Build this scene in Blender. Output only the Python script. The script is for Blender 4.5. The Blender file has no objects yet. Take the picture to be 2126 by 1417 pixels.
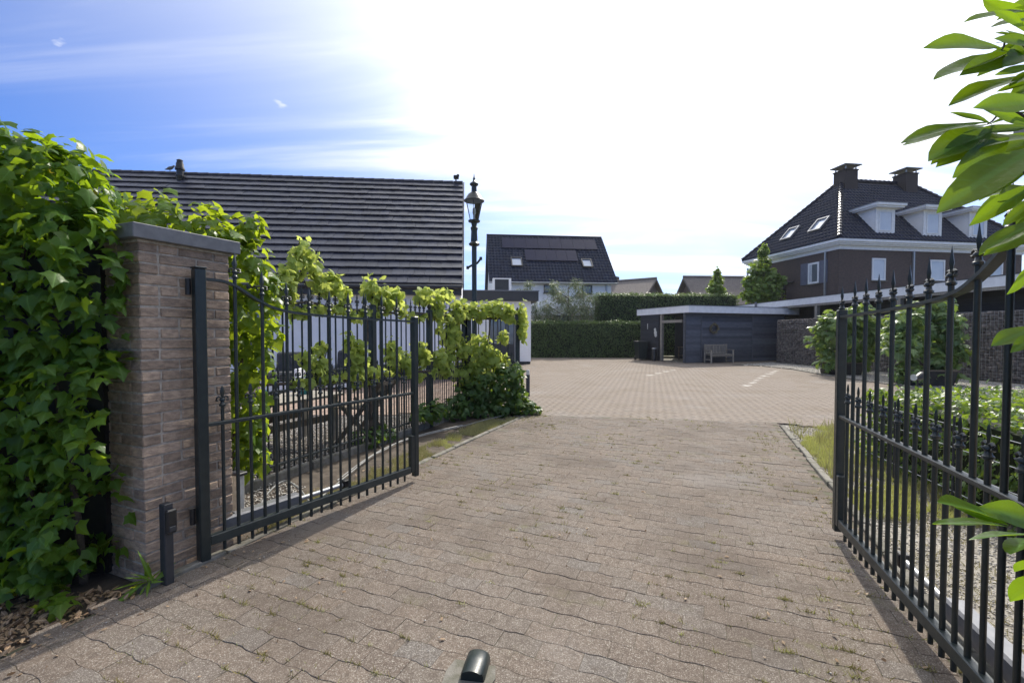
import bpy, math, random
import numpy as np
from mathutils import Vector, Matrix
R = math.radians
scn = bpy.context.scene
col = scn.collection
rng = np.random.default_rng(7)
random.seed(7)

# ------------------------------------------------------------ camera, sky, sun, exposure
CAM_H, FPX, PITCH = 1.45, 945.0, R(1.6)
cd = bpy.data.cameras.new('camera'); cam = bpy.data.objects.new('camera', cd); col.objects.link(cam)
cam.location = (0, 0, CAM_H); cam.rotation_euler = (R(90) - PITCH, 0, 0)
cd.lens = 16.0; cd.sensor_width = 36.0; cd.shift_y = 0.0047; cd.clip_start = 0.05; cd.clip_end = 2000
scn.camera = cam
SUN_AZ, SUN_EL = R(23.3), R(43)
SUN = Vector((math.sin(SUN_AZ) * math.cos(SUN_EL), math.cos(SUN_AZ) * math.cos(SUN_EL), math.sin(SUN_EL)))
w = bpy.data.worlds.new('World'); scn.world = w; w.use_nodes = True
nt = w.node_tree; nt.nodes.clear()
def wn(t, **k):
    n = nt.nodes.new(t)
    for a, b in k.items(): setattr(n, a, b)
    return n
def wl(a, b): nt.links.new(a, b)
sky = wn('ShaderNodeTexSky', sky_type='NISHITA'); sky.sun_disc = False
sky.sun_elevation = SUN_EL; sky.sun_rotation = SUN_AZ; sky.air_density = 1.0; sky.dust_density = 1.2; sky.ozone_density = 2.2
tc = wn('ShaderNodeTexCoord'); sep = wn('ShaderNodeSeparateXYZ'); wl(tc.outputs['Generated'], sep.inputs[0])
def wm(op, a, b=None, c=None, clamp=False):
    n = wn('ShaderNodeMath', operation=op); n.use_clamp = clamp
    for i, v in enumerate((a, b, c)):
        if v is None: continue
        if isinstance(v, (int, float)): n.inputs[i].default_value = v
        else: wl(v, n.inputs[i])
    return n.outputs[0]
# thin cirrus: a plane overhead, seen in direction xy/z
zz = wm('ADD', wm('MAXIMUM', sep.outputs[2], 0.0), 0.12)
cx = wm('DIVIDE', sep.outputs[0], zz); cy = wm('DIVIDE', sep.outputs[1], zz)
comb = wn('ShaderNodeCombineXYZ'); wl(cx, comb.inputs[0]); wl(cy, comb.inputs[1])
mp = wn('ShaderNodeMapping'); mp.inputs['Rotation'].default_value = (0, 0, R(28)); mp.inputs['Scale'].default_value = (.42, 1.7, 1)
wl(comb.outputs[0], mp.inputs[0])
n1 = wn('ShaderNodeTexNoise'); n1.inputs['Scale'].default_value = 1.1; n1.inputs['Detail'].default_value = 9; n1.inputs['Roughness'].default_value = .55; n1.inputs['Distortion'].default_value = .5
wl(mp.outputs[0], n1.inputs['Vector'])
mr = wn('ShaderNodeMapRange'); mr.interpolation_type = 'SMOOTHSTEP'; wl(n1.outputs[0], mr.inputs[0])
mr.inputs[1].default_value = .44; mr.inputs[2].default_value = .80
n2 = wn('ShaderNodeTexNoise'); n2.inputs['Scale'].default_value = 5.5; n2.inputs['Detail'].default_value = 6; n2.inputs['Roughness'].default_value = .5
wl(comb.outputs[0], n2.inputs['Vector'])
mr2 = wn('ShaderNodeMapRange'); mr2.interpolation_type = 'SMOOTHSTEP'; wl(n2.outputs[0], mr2.inputs[0])
mr2.inputs[1].default_value = .63; mr2.inputs[2].default_value = .78
puff = wm('MULTIPLY', mr2.outputs[0], .75)
# forward scattering of the veil round the sun
dot = wn('ShaderNodeVectorMath', operation='DOT_PRODUCT'); wl(tc.outputs['Generated'], dot.inputs[0]); dot.inputs[1].default_value = SUN
dp = wm('MAXIMUM', dot.outputs['Value'], 0.0)
aur = wm('ADD', wm('MULTIPLY', wm('POWER', dp, 12.0), 1.0), wm('MULTIPLY', wm('POWER', dp, 40.0), 2.0))
veil = wm('ADD', wm('MULTIPLY', mr.outputs[0], .8), wm('MULTIPLY', wm('POWER', dp, 3.1), wm('ADD', wm('MULTIPLY', n1.outputs[0], 1.3), .25)), None, True)
high = wn('ShaderNodeMapRange'); high.interpolation_type = 'SMOOTHSTEP'; wl(sep.outputs[2], high.inputs[0]); high.inputs[1].default_value = .30; high.inputs[2].default_value = .98
veil = wm('ADD', veil, wm('MULTIPLY', high.outputs[0], .75), None, True)      # the veil thickens overhead
fac = wm('MAXIMUM', veil, puff)
cb = wn('ShaderNodeMixRGB', blend_type='MIX'); cb.inputs[1].default_value = (3.6, 3.7, 3.9, 1); cb.inputs[2].default_value = (13, 13, 13, 1)
wl(wm('MINIMUM', aur, 1.0), cb.inputs[0])
mx = wn('ShaderNodeMixRGB', blend_type='MIX'); wl(fac, mx.inputs[0])
skyc = wn('ShaderNodeMixRGB', blend_type='MULTIPLY'); skyc.inputs[0].default_value = 1; wl(sky.outputs[0], skyc.inputs[1]); skyc.inputs[2].default_value = (.165, .315, .60, 1)
wl(skyc.outputs[0], mx.inputs[1]); wl(cb.outputs[0], mx.inputs[2])
bg = wn('ShaderNodeBackground'); bg.inputs[1].default_value = 0.14; wl(mx.outputs[0], bg.inputs[0])
wo = wn('ShaderNodeOutputWorld'); wl(bg.outputs[0], wo.inputs[0])
sl = bpy.data.lights.new('sun', 'SUN'); sl.energy = 2.35; sl.angle = R(.55); sl.color = (1, .93, .82)
so = bpy.data.objects.new('sun', sl); col.objects.link(so); so.rotation_mode = 'QUATERNION'; so.rotation_quaternion = SUN.to_track_quat('Z', 'Y'); so.location = (8, 12, 20)
vs = scn.view_settings; vs.view_transform = 'Standard'; vs.look = 'None'; vs.gamma = 1; vs.use_curve_mapping = False; vs.exposure = 1.12
scn.cycles.max_bounces = 8; scn.cycles.diffuse_bounces = 4; scn.cycles.transmission_bounces = 6; scn.cycles.transparent_max_bounces = 8
scn.cycles.use_denoising = True

# ------------------------------------------------------------ layout helpers (photo pixel -> place)
cp, sp = math.cos(PITCH), math.sin(PITCH)
PPY = 692 + FPX * math.tan(PITCH)
def ray(px, py):
    u = (px - 1063) / FPX; v = (PPY - py) / FPX
    d = Vector((u, cp + v * sp, -sp + v * cp)); return d / d.y
def W(px, py, Y):
    d = ray(px, py); return Vector((d.x * Y, Y, CAM_H + d.z * Y))
def G(px, py):
    d = ray(px, py); Y = -CAM_H / d.z; return Vector((d.x * Y, Y, 0))
def isect(px, py, P, N):
    d = ray(px, py); O = Vector((0, 0, CAM_H)); t = (Vector(P) - O).dot(N) / d.dot(N); return O + d * t
AX = Vector((math.sin(R(23)), math.cos(R(23)), 0)); RX = Vector((AX.y, -AX.x, 0))     # along and across the driveway
def RS(r, s, z=0): return RX * r + AX * s + Vector((0, 0, z))
ROTD = -R(23)

# ------------------------------------------------------------ objects
def tag(o, label=None, cat=None, group=None, kind=None):
    if label: o['label'] = label
    if cat: o['category'] = cat
    if group: o['group'] = group
    if kind: o['kind'] = kind
    return o
def link(name, me, parent=None, mat=None):
    o = bpy.data.objects.new(name, me); col.objects.link(o)
    if parent is not None: o.parent = parent
    if mat is not None and me is not None and not me.materials: me.materials.append(mat)
    return o
def empty(name, loc=(0, 0, 0), rz=0, label=None, cat=None, group=None):
    o = bpy.data.objects.new(name, None); col.objects.link(o); o.location = loc; o.rotation_euler = (0, 0, rz)
    o.empty_display_size = .1
    return tag(o, label, cat, group)
def npmesh(name, V, F, smooth=False):
    """F: (n,k) int array of equal-sized faces, or list of such arrays"""
    me = bpy.data.meshes.new(name)
    Fs = F if isinstance(F, list) else [F]
    V = np.asarray(V, dtype=np.float32)
    me.vertices.add(len(V)); me.vertices.foreach_set('co', V.ravel())
    idx = np.concatenate([np.asarray(f).ravel() for f in Fs]).astype(np.int32)
    ls = np.concatenate([np.full(len(f), np.asarray(f).shape[1]) for f in Fs])
    st = np.concatenate([[0], np.cumsum(ls)[:-1]]).astype(np.int32)
    me.loops.add(len(idx)); me.loops.foreach_set('vertex_index', idx)
    me.polygons.add(len(ls)); me.polygons.foreach_set('loop_start', st)
    try: me.polygons.foreach_set('loop_total', ls.astype(np.int32))
    except Exception: pass
    if smooth: me.polygons.foreach_set('use_smooth', np.ones(len(ls), dtype=bool))
    me.update(calc_edges=True)
    return me
class B:
    """collects shapes that become one mesh"""
    def __init__(s): s.v = []; s.f = []
    def add(s, V, F):
        n = len(s.v); s.v += [tuple(p) for p in V]; s.f += [tuple(i + n for i in f) for f in F]; return s
    def box(s, a, b, M=None):
        (x0, y0, z0), (x1, y1, z1) = a, b
        V = [Vector(p) for p in ((x0, y0, z0), (x1, y0, z0), (x1, y1, z0), (x0, y1, z0), (x0, y0, z1), (x1, y0, z1), (x1, y1, z1), (x0, y1, z1))]
        if M is not None: V = [M @ p for p in V]
        return s.add(V, [(0, 3, 2, 1), (4, 5, 6, 7), (0, 1, 5, 4), (1, 2, 6, 5), (2, 3, 7, 6), (3, 0, 4, 7)])
    def bbox(s, a, b, e=.005, M=None):
        """box with chamfered edges"""
        (x0, y0, z0), (x1, y1, z1) = a, b
        V = []; ix = {}
        for k, (x, dx) in enumerate(((x0, e), (x1, -e))):
            for l, (y, dy) in enumerate(((y0, e), (y1, -e))):
                for m, (z, dz) in enumerate(((z0, e), (z1, -e))):
                    ix[k, l, m] = len(V); V += [(x, y + dy, z + dz), (x + dx, y, z + dz), (x + dx, y + dy, z)]
        F = []
        g = lambda k, l, m, a: ix[k, l, m] + a
        for k in (0, 1):
            q = [g(k, 0, 0, 0), g(k, 1, 0, 0), g(k, 1, 1, 0), g(k, 0, 1, 0)]; F.append(q if k else q[::-1])
            q = [g(0, k, 0, 1), g(0, k, 1, 1), g(1, k, 1, 1), g(1, k, 0, 1)]; F.append(q if k else q[::-1])
            q = [g(0, 0, k, 2), g(1, 0, k, 2), g(1, 1, k, 2), g(0, 1, k, 2)]; F.append(q if k else q[::-1])
            for l in (0, 1):
                F.append([g(k, l, 0, 0), g(k, l, 1, 0), g(k, l, 1, 1), g(k, l, 0, 1)])
                F.append([g(k, 0, l, 0), g(k, 1, l, 0), g(k, 1, l, 2), g(k, 0, l, 2)])
                F.append([g(0, k, l, 1), g(1, k, l, 1), g(1, k, l, 2), g(0, k, l, 2)])
                for m in (0, 1): F.append([g(k, l, m, 0), g(k, l, m, 1), g(k, l, m, 2)])
        V = [Vector(p) for p in V]
        if M is not None: V = [M @ p for p in V]
        return s.add(V, F)
    def tube(s, pts, r, n=8, cap=True):
        pts = [Vector(p) for p in pts]; rs = r if isinstance(r, (list, tuple)) else [r] * len(pts)
        V = []; F = []; up = Vector((0, 0, 1))
        for i, p in enumerate(pts):
            t = (pts[min(i + 1, len(pts) - 1)] - pts[max(i - 1, 0)]).normalized()
            a = t.cross(up)
            if a.length < .05: a = t.cross(Vector((1, 0, 0)))
            a.normalize(); b = t.cross(a).normalized()
            for k in range(n):
                q = 2 * math.pi * k / n; V.append(p + (a * math.cos(q) + b * math.sin(q)) * rs[i])
        for i in range(len(pts) - 1):
            for k in range(n):
                F.append((i * n + k, i * n + (k + 1) % n, (i + 1) * n + (k + 1) % n, (i + 1) * n + k))
        if cap: F.append(tuple(range(n))[::-1]); F.append(tuple((len(pts) - 1) * n + k for k in range(n)))
        return s.add(V, F)
    def lathe(s, prof, n=12, o=(0, 0, 0), M=None):
        V = []; F = []
        for (r, z) in prof:
            for k in range(n):
                q = 2 * math.pi * (k + .5) / n; V.append(Vector((o[0] + r * math.cos(q), o[1] + r * math.sin(q), o[2] + z)))
        for i in range(len(prof) - 1):
            for k in range(n): F.append((i * n + k, i * n + (k + 1) % n, (i + 1) * n + (k + 1) % n, (i + 1) * n + k))
        F.append(tuple(range(n))[::-1]); F.append(tuple((len(prof) - 1) * n + k for k in range(n)))
        if M is not None: V = [M @ p for p in V]
        return s.add(V, F)
    def prism(s, poly, z0, z1, M=None):
        n = len(poly); V = [Vector((x, y, z0)) for x, y in poly] + [Vector((x, y, z1)) for x, y in poly]
        if M is not None: V = [M @ p for p in V]
        F = [tuple(range(n))[::-1], tuple(range(n, 2 * n))] + [(i, (i + 1) % n, n + (i + 1) % n, n + i) for i in range(n)]
        return s.add(V, F)
    def mesh(s, name, smooth=False):
        me = bpy.data.meshes.new(name); me.from_pydata(s.v, [], s.f); me.update()
        if smooth:
            me.polygons.foreach_set('use_smooth', np.ones(len(me.polygons), dtype=bool))
            try: me.set_sharp_from_angle(angle=R(40))
            except Exception: pass
        return me
    def build(s, name, mat, parent=None, smooth=False): return link(name, s.mesh(name, smooth), parent, mat)
def axes(o, x, y, z):
    m = Matrix.Identity(4)
    for i, a in enumerate((x, y, z)):
        for j in range(3): m[j][i] = a[j]
    for j in range(3): m[j][3] = o[j]
    return m

# ------------------------------------------------------------ materials
def newmat(name):
    m = bpy.data.materials.new(name); m.use_nodes = True; t = m.node_tree; t.nodes.clear(); return m, t
class N:
    def __init__(s, t): s.t = t
    def __call__(s, typ, **k):
        n = s.t.nodes.new(typ)
        for a, b in k.items(): setattr(n, a, b)
        return n
    def l(s, a, b): s.t.links.new(a, b)
    def math(s, op, a, b=None, clamp=False):
        n = s('ShaderNodeMath', operation=op); n.use_clamp = clamp
        for i, v in enumerate((a, b)):
            if v is None: continue
            if isinstance(v, (int, float)): n.inputs[i].default_value = v
            else: s.l(v, n.inputs[i])
        return n.outputs[0]
    def mix(s, f, a, b, mode='MIX'):
        n = s('ShaderNodeMixRGB', blend_type=mode)
        for i, v in zip((0, 1, 2), (f, a, b)):
            if isinstance(v, (int, float)): n.inputs[i].default_value = v
            elif isinstance(v, (tuple, list)): n.inputs[i].default_value = tuple(v)[:3] + (1,)
            else: s.l(v, n.inputs[i])
        return n.outputs[0]
    def noise(s, vec, scale, detail=4, rough=.55, dist=0):
        n = s('ShaderNodeTexNoise'); n.inputs['Scale'].default_value = scale; n.inputs['Detail'].default_value = detail
        n.inputs['Roughness'].default_value = rough; n.inputs['Distortion'].default_value = dist; s.l(vec, n.inputs['Vector']); return n.outputs[0]
    def step(s, v, a, b):
        n = s('ShaderNodeMapRange'); n.interpolation_type = 'SMOOTHSTEP'; s.l(v, n.inputs[0]); n.inputs[1].default_value = a; n.inputs[2].default_value = b; return n.outputs[0]
    def rand(s):
        g = s('ShaderNodeNewGeometry'); o = s('ShaderNodeObjectInfo')
        return s.math('FRACT', s.math('ADD', g.outputs['Random Per Island'], o.outputs['Random']))
    def pos(s): return s('ShaderNodeNewGeometry').outputs['Position']
    def bump(s, h, strength, dist=.01):
        n = s('ShaderNodeBump'); n.inputs['Strength'].default_value = strength; n.inputs['Distance'].default_value = dist; s.l(h, n.inputs['Height']); return n.outputs[0]
    def out(s, sh):
        o = s('ShaderNodeOutputMaterial'); s.l(sh, o.inputs[0])
    def pbsdf(s, colr, rough=.6, metal=0, spec=.5, normal=None, **k):
        p = s('ShaderNodeBsdfPrincipled')
        if isinstance(colr, (tuple, list)): p.inputs['Base Color'].default_value = tuple(colr)[:3] + (1,)
        else: s.l(colr, p.inputs['Base Color'])
        if isinstance(rough, (int, float)): p.inputs['Roughness'].default_value = rough
        else: s.l(rough, p.inputs['Roughness'])
        p.inputs['Metallic'].default_value = metal; p.inputs['Specular IOR Level'].default_value = spec
        if normal is not None: s.l(normal, p.inputs['Normal'])
        return p.outputs[0]
def mat(name, c1, c2=None, scale=6, rough=.6, bump=0, bscale=60, metal=0, spec=.5, rnd=0.0, stretch=None, lo=.35, hi=.65):
    m, t = newmat(name); n = N(t); c2 = c2 or tuple(x * .8 for x in c1); p = n.pos()
    if stretch:
        mp = n('ShaderNodeMapping'); mp.inputs['Scale'].default_value = stretch; n.l(p, mp.inputs[0]); p = mp.outputs[0]
    c = n.mix(n.step(n.noise(p, scale, 5, .6), lo, hi), c1, c2)
    if rnd:
        v = n.math('ADD', n.math('MULTIPLY', n.rand(), 2 * rnd), 1 - rnd)
        h = n('ShaderNodeHueSaturation'); n.l(v, h.inputs['Value']); n.l(c, h.inputs['Color']); c = h.outputs[0]
    nm = n.bump(n.noise(p, bscale, 5, .6), bump, .006) if bump else None
    rr = n.math('ADD', n.math('MULTIPLY', n.noise(p, scale * 2.3, 3), .3), rough - .15)
    n.out(n.pbsdf(c, rr, metal, spec, nm)); return m
def leafmat(name, c1, c2, tc1, rough=.35, tf=.42, spec=.5, odd=None, veins=.6):
    m, t = newmat(name); n = N(t); r = n.rand()
    c = n.mix(r, c1, c2); tcol = n.mix(r, tc1, tuple(x * .62 for x in tc1))
    if odd:
        k = n.step(n.math('FRACT', n.math('MULTIPLY', r, 7.31)), 1 - odd[1], 1 - odd[1] + .01); c = n.mix(k, c, odd[0]); tcol = n.mix(k, tcol, odd[0])
    at = n('ShaderNodeAttribute'); at.attribute_name = 'leafpos'; sx = n('ShaderNodeSeparateXYZ'); n.l(at.outputs['Vector'], sx.inputs[0]); ax_ = n.math('ABSOLUTE', sx.outputs[0])
    v1 = n.step(ax_, .035, .012); v2 = n.step(n.math('ABSOLUTE', n.math('SUBTRACT', n.math('FRACT', n.math('MULTIPLY', n.math('SUBTRACT', sx.outputs[1], n.math('MULTIPLY', ax_, .9)), 4.5)), .5)), .07, .02)
    vein = n.math('MULTIPLY', n.math('MAXIMUM', v1, n.math('MULTIPLY', v2, .55)), veins)
    c = n.mix(vein, c, tuple(min(1, x * 2.4 + .03) for x in c2)); tcol = n.mix(n.math('MULTIPLY', vein, .6), tcol, tuple(x * .45 for x in tc1))
    sp_ = n.step(n.noise(n.pos(), 30, 3), .66, .72); c = n.mix(n.math('MULTIPLY', sp_, .35), c, (.16, .13, .04))
    b = n.bump(n.noise(n.pos(), 55, 2), .25, .006)
    p = n.pbsdf(c, rough, 0, spec, b); tr = n('ShaderNodeBsdfTranslucent'); n.l(tcol, tr.inputs[0])
    ms = n('ShaderNodeMixShader'); ms.inputs[0].default_value = tf; n.l(p, ms.inputs[1]); n.l(tr.outputs[0], ms.inputs[2]); n.out(ms.outputs[0]); return m
def glassmat(name, tint=(.9, .95, 1)):
    m, t = newmat(name); n = N(t); g = n('ShaderNodeBsdfGlossy'); g.inputs['Roughness'].default_value = .03
    tr = n('ShaderNodeBsdfTransparent'); tr.inputs[0].default_value = tint + (1,)
    f = n('ShaderNodeFresnel'); f.inputs[0].default_value = 1.5
    ms = n('ShaderNodeMixShader'); n.l(f.outputs[0], ms.inputs[0]); n.l(tr.outputs[0], ms.inputs[1]); n.l(g.outputs[0], ms.inputs[2]); n.out(ms.outputs[0]); return m
def pavermat(name, cols, moss=.25, speck=1.0, stain=(.16, .13, .10)):
    m, t = newmat(name); n = N(t); p = n.pos(); r = n.rand()
    cr = n('ShaderNodeValToRGB'); cr.color_ramp.interpolation = 'LINEAR'
    el = cr.color_ramp.elements
    while len(el) < len(cols): el.new(.5)
    for i, c in enumerate(cols): el[i].position = i / (len(cols) - 1); el[i].color = c + (1,)
    n.l(r, cr.inputs[0]); c = cr.outputs[0]
    fine = n.noise(p, 170, 3, .75); c = n.mix(n.math('MULTIPLY', n.step(fine, .50, .70), .6 * speck), c, (.46, .43, .37)); c = n.mix(n.math('MULTIPLY', n.step(fine, .48, .30), .55 * speck), c, (.08, .065, .055))
    mid = n.noise(p, 24, 6, .7); c = n.mix(n.math('MULTIPLY', n.step(mid, .46, .66), .6), c, stain)
    vo = n('ShaderNodeTexVoronoi'); vo.inputs['Scale'].default_value = 75; n.l(p, vo.inputs['Vector']); c = n.mix(n.math('MULTIPLY', n.step(vo.outputs['Distance'], .22, .12), .55 * speck), c, (.42, .40, .36))
    big = n.noise(p, 1.1, 5, .6); c = n.mix(n.math('MULTIPLY', n.step(big, .46, .66), .55), c, tuple(x * 1.05 for x in stain))
    g = n.noise(p, 2.3, 6, .7); c = n.mix(n.math('MULTIPLY', n.step(g, .56, .74), moss), c, (.13, .125, .055))
    bl = n.noise(p, .7, 3, .5); c = n.mix(n.math('MULTIPLY', n.step(bl, .55, .7), .25), c, (.27, .26, .25))
    nm = n.bump(n.math('ADD', fine, n.math('MULTIPLY', mid, .8)), .5, .004)
    n.out(n.pbsdf(c, .9, 0, .15, nm)); return m
M = {}
M['ground'] = mat('ground', (.10, .12, .05), (.16, .13, .08), 1.5, .9, .4, 30)
M['soil'] = mat('soil', (.055, .042, .032), (.10, .08, .06), 9, .95, .8, 45)
M['sand'] = mat('sand_joint', (.10, .085, .065), (.075, .075, .04), 5, .95, .6, 80)
M['paver'] = pavermat('concrete_paver', [(.118, .093, .077), (.146, .116, .095), (.135, .113, .096), (.155, .121, .097), (.132, .118, .108)], .5, 1.2, (.088, .070, .057))
M['yard'] = pavermat('yard_paver', [(.198, .166, .141), (.206, .173, .146), (.198, .169, .145), (.208, .173, .145), (.198, .172, .150)], .22, .6)
M['yard_white'] = mat('pale_paver', (.34, .32, .29), (.27, .25, .225), 12, .85, .3, 90, rnd=.1)
M['patio'] = pavermat('patio_paver', [(.34, .24, .19), (.30, .22, .18), (.38, .28, .22)], .05, .5)
M['kerb'] = mat('kerb_stone', (.19, .178, .155), (.115, .11, .085), 14, .9, .5, 120, rnd=.15)
M['gravel'] = mat('gravel_stone', (.52, .49, .44), (.36, .34, .31), 40, .8, 0, rnd=.35)
M['gravelbed'] = mat('gravel_bed', (.20, .18, .15), (.33, .31, .27), 55, .9, .9, 90)
M['brick'] = mat('brick', (.40, .30, .218), (.25, .188, .140), 22, .9, 1.0, 60, rnd=.25, stretch=(1, 1, 2.2))
M['brick_moss'] = M['brick']
M['mortar'] = mat('mortar', (.46, .41, .34), (.28, .25, .21), 25, .95, .5, 150)
M['bluestone'] = mat('bluestone', (.15, .155, .165), (.115, .12, .13), 12, .55, .15, 90)
M['iron'] = mat('green_iron', (.013, .021, .021), (.020, .028, .028), 18, .36, .12, 120)
M['iron_rail'] = mat('green_iron_worn', (.020, .030, .030), (.034, .042, .040), 9, .4, .15, 120)
M['steel'] = mat('galvanised', (.42, .43, .44), (.34, .35, .36), 30, .4, .05, 90, .6)
M['alu'] = mat('grey_aluminium', (.23, .235, .25), (.19, .195, .21), 20, .38, .05, 90, .3)
M['anthracite'] = mat('anthracite_paint', (.035, .037, .042), (.028, .03, .034), 14, .5, .05, 90)
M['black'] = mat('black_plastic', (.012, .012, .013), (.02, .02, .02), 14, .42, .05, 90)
M['white_wall'] = mat('white_painted_wall', (.86, .86, .86), (.81, .81, .81), 3, .8, .15, 60)
M['white_trim'] = mat('white_trim', (.78, .79, .80), (.70, .71, .72), 5, .5)
M['white_plastic'] = mat('white_plastic', (.60, .60, .57), (.48, .48, .44), 20, .5)
M['roof'] = mat('dark_roof_tile', (.031, .036, .060), (.023, .027, .047), 7, .40, .12, 60, rnd=.22)
M['pantile'] = mat('glazed_pantile', (.011, .014, .029), (.015, .018, .036), 5, .34, .05, 40, spec=.30, rnd=.25)
M['pantile2'] = mat('slate_pantile', (.020, .027, .050), (.015, .020, .038), 5, .5, .05, 40, spec=.3, rnd=.25)
M['darkbrick'] = mat('dark_brick', (.098, .070, .062), (.064, .048, .044), 7, .85, .5, 26, stretch=(1, 1, 4), rnd=.1)
M['chimney'] = mat('chimney_brick', (.045, .035, .034), (.034, .027, .027), 7, .85, .4, 26, stretch=(1, 1, 4))
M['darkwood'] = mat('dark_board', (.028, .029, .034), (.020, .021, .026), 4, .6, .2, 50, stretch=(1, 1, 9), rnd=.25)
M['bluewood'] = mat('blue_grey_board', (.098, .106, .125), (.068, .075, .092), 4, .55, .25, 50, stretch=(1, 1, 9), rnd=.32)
M['greywood'] = mat('weathered_wood', (.34, .31, .26), (.23, .21, .18), 8, .8, .4, 60, stretch=(4, 4, 1), rnd=.2)
M['brownwood'] = mat('old_brown_wood', (.16, .125, .085), (.10, .08, .055), 8, .8, .4, 60, rnd=.2)
M['thatch'] = mat('thatch', (.19, .165, .145), (.12, .105, .095), 3, .95, .8, 22, stretch=(3, 3, 1))
M['tanwall'] = mat('brown_gable_wall', (.13, .10, .08), (.10, .075, .06), 4, .9)
M['pane'] = mat('window_pane', (.10, .12, .15), (.14, .16, .19), 2, .08, spec=.9)
M['curtain'] = mat('curtain', (.55, .58, .62), (.42, .46, .5), 9, .8)
M['skypane'] = mat('skylight_pane', (.55, .6, .66), (.5, .55, .62), 2, .10, spec=1)
M['solar'] = mat('solar_panel', (.007, .012, .042), (.009, .014, .048), 3, .6, spec=.08)
M['shutter'] = mat('blue_grey_shutter', (.12, .13, .18), (.10, .11, .15), 6, .6)
M['cushion'] = mat('charcoal_cushion', (.035, .037, .042), (.05, .052, .058), 8, .9, .3, 200)
M['teal'] = mat('teal_plastic', (.02, .22, .22), (.02, .17, .18), 10, .45)
M['orange'] = mat('orange_shade', (.62, .26, .03), (.5, .2, .03), 10, .7)
M['terracotta'] = mat('brown_pot', (.045, .040, .035), (.03, .027, .025), 12, .8, .3, 60)
M['bark'] = mat('bark', (.10, .08, .06), (.055, .045, .035), 14, .9, .8, 60)
M['vinewood'] = mat('vine_wood', (.045, .034, .026), (.09, .07, .05), 20, .9, .8, 80)
M['hose'] = mat('grey_hose', (.26, .26, .25), (.18, .18, .17), 20, .5)
M['gabion'] = mat('gabion_stone', (.19, .165, .145), (.115, .10, .09), 8, .9, .6, 40, rnd=.4)
M['wire'] = mat('wire', (.40, .41, .42), (.33, .34, .35), 20, .4, metal=.5)
M['dryleaf'] = leafmat('dry_leaf', (.20, .12, .06), (.30, .22, .14), (.25, .14, .05), .7, .2)
M['drygrass'] = leafmat('dry_grass', (.34, .28, .16), (.22, .22, .09), (.3, .27, .1), .8, .3)
M['grass'] = leafmat('grass', (.20, .25, .06), (.40, .37, .15), (.42, .46, .12), .6, .4)
M['moss'] = leafmat('moss', (.13, .14, .035), (.24, .19, .07), (.22, .21, .05), .8, .3)
M['ivy'] = leafmat('ivy_leaf', (.038, .102, .015), (.068, .15, .020), (.42, .60, .02), .38, .48, .28, ((.35, .27, .03), .015))
M['ivy2'] = leafmat('ivy_leaf_fresh', (.060, .130, .016), (.095, .18, .022), (.48, .60, .03), .36, .52, .32)
M['ivy_dark'] = leafmat('ivy_leaf_old', (.040, .090, .026), (.065, .13, .035), (.24, .36, .035), .34, .40, .35)
M['vine'] = leafmat('grape_leaf', (.25, .34, .07), (.33, .42, .11), (.68, .76, .16), .55, .54, .2)
M['laurel'] = leafmat('laurel_leaf', (.028, .075, .012), (.050, .12, .018), (.30, .47, .015), .30, .52, .25)
M['fig'] = leafmat('fig_leaf', (.09, .16, .05), (.13, .21, .07), (.30, .42, .06), .38, .38)
M['hedge'] = leafmat('hedge_leaf', (.05, .092, .030), (.075, .13, .04), (.20, .30, .05), .4, .3)
M['hedge2'] = leafmat('clipped_hedge_leaf', (.06, .12, .025), (.09, .16, .03), (.30, .42, .04), .4, .42)
M['olive'] = leafmat('grey_green_leaf', (.11, .15, .08), (.16, .19, .10), (.22, .28, .12), .5, .35, .5, ((.28, .16, .10), .05))
M['tree'] = leafmat('tree_leaf', (.10, .18, .03), (.15, .23, .04), (.32, .45, .05), .4, .42)

# ------------------------------------------------------------ foliage
def tmpl(pts, faces): return np.array(pts, dtype=np.float64), faces
def fan(outline, mid=(0, .35, .03)):
    V = [mid] + list(outline); n = len(outline); return np.array(V, float), np.array([(0, 1 + i, 1 + (i + 1) % n) for i in range(n)])
T_IVY = fan([(0, 0, .0), (.22, -.10, -.05), (.38, .12, -.10), (.60, .26, -.16), (.34, .44, -.05), (.20, .68, -.07), (0, 1.0, -.20), (-.20, .68, -.07), (-.34, .44, -.05), (-.60, .26, -.16), (-.38, .12, -.10), (-.22, -.10, -.05)], (0, .34, .04))
T_VINE = fan([(0, .06, .0), (.16, -.08, -.03), (.40, .0, -.10), (.50, .28, -.12), (.42, .40, -.05), (.45, .66, -.14), (.20, .74, -.06), (0, .98, -.16), (-.20, .74, -.06), (-.45, .66, -.14), (-.42, .40, -.05), (-.50, .28, -.12), (-.40, .0, -.10), (-.16, -.08, -.03)], (0, .4, .05))
T_FIG = fan([(0, 0, 0), (.20, -.06, -.04), (.48, .12, -.12), (.44, .36, -.08), (.20, .40, 0), (.44, .72, -.14), (.16, .66, -.02), (0, 1, -.18), (-.16, .66, -.02), (-.44, .72, -.14), (-.20, .40, 0), (-.44, .36, -.08), (-.48, .12, -.12), (-.20, -.06, -.04)], (0, .4, .04))
T_OVAL = (np.array([(0, 0, 0), (.26, .3, -.04), (.24, .65, -.05), (0, 1, -.12), (-.24, .65, -.05), (-.26, .3, -.04), (0, .45, .03)], float), np.array([(6, 0, 1), (6, 1, 2), (6, 2, 3), (6, 3, 4), (6, 4, 5), (6, 5, 0)]))
T_DIAM = (np.array([(0, 0, 0), (.28, .45, -.05), (0, 1, -.08), (-.28, .45, -.05)], float), np.array([(0, 1, 2), (0, 2, 3)]))
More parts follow.
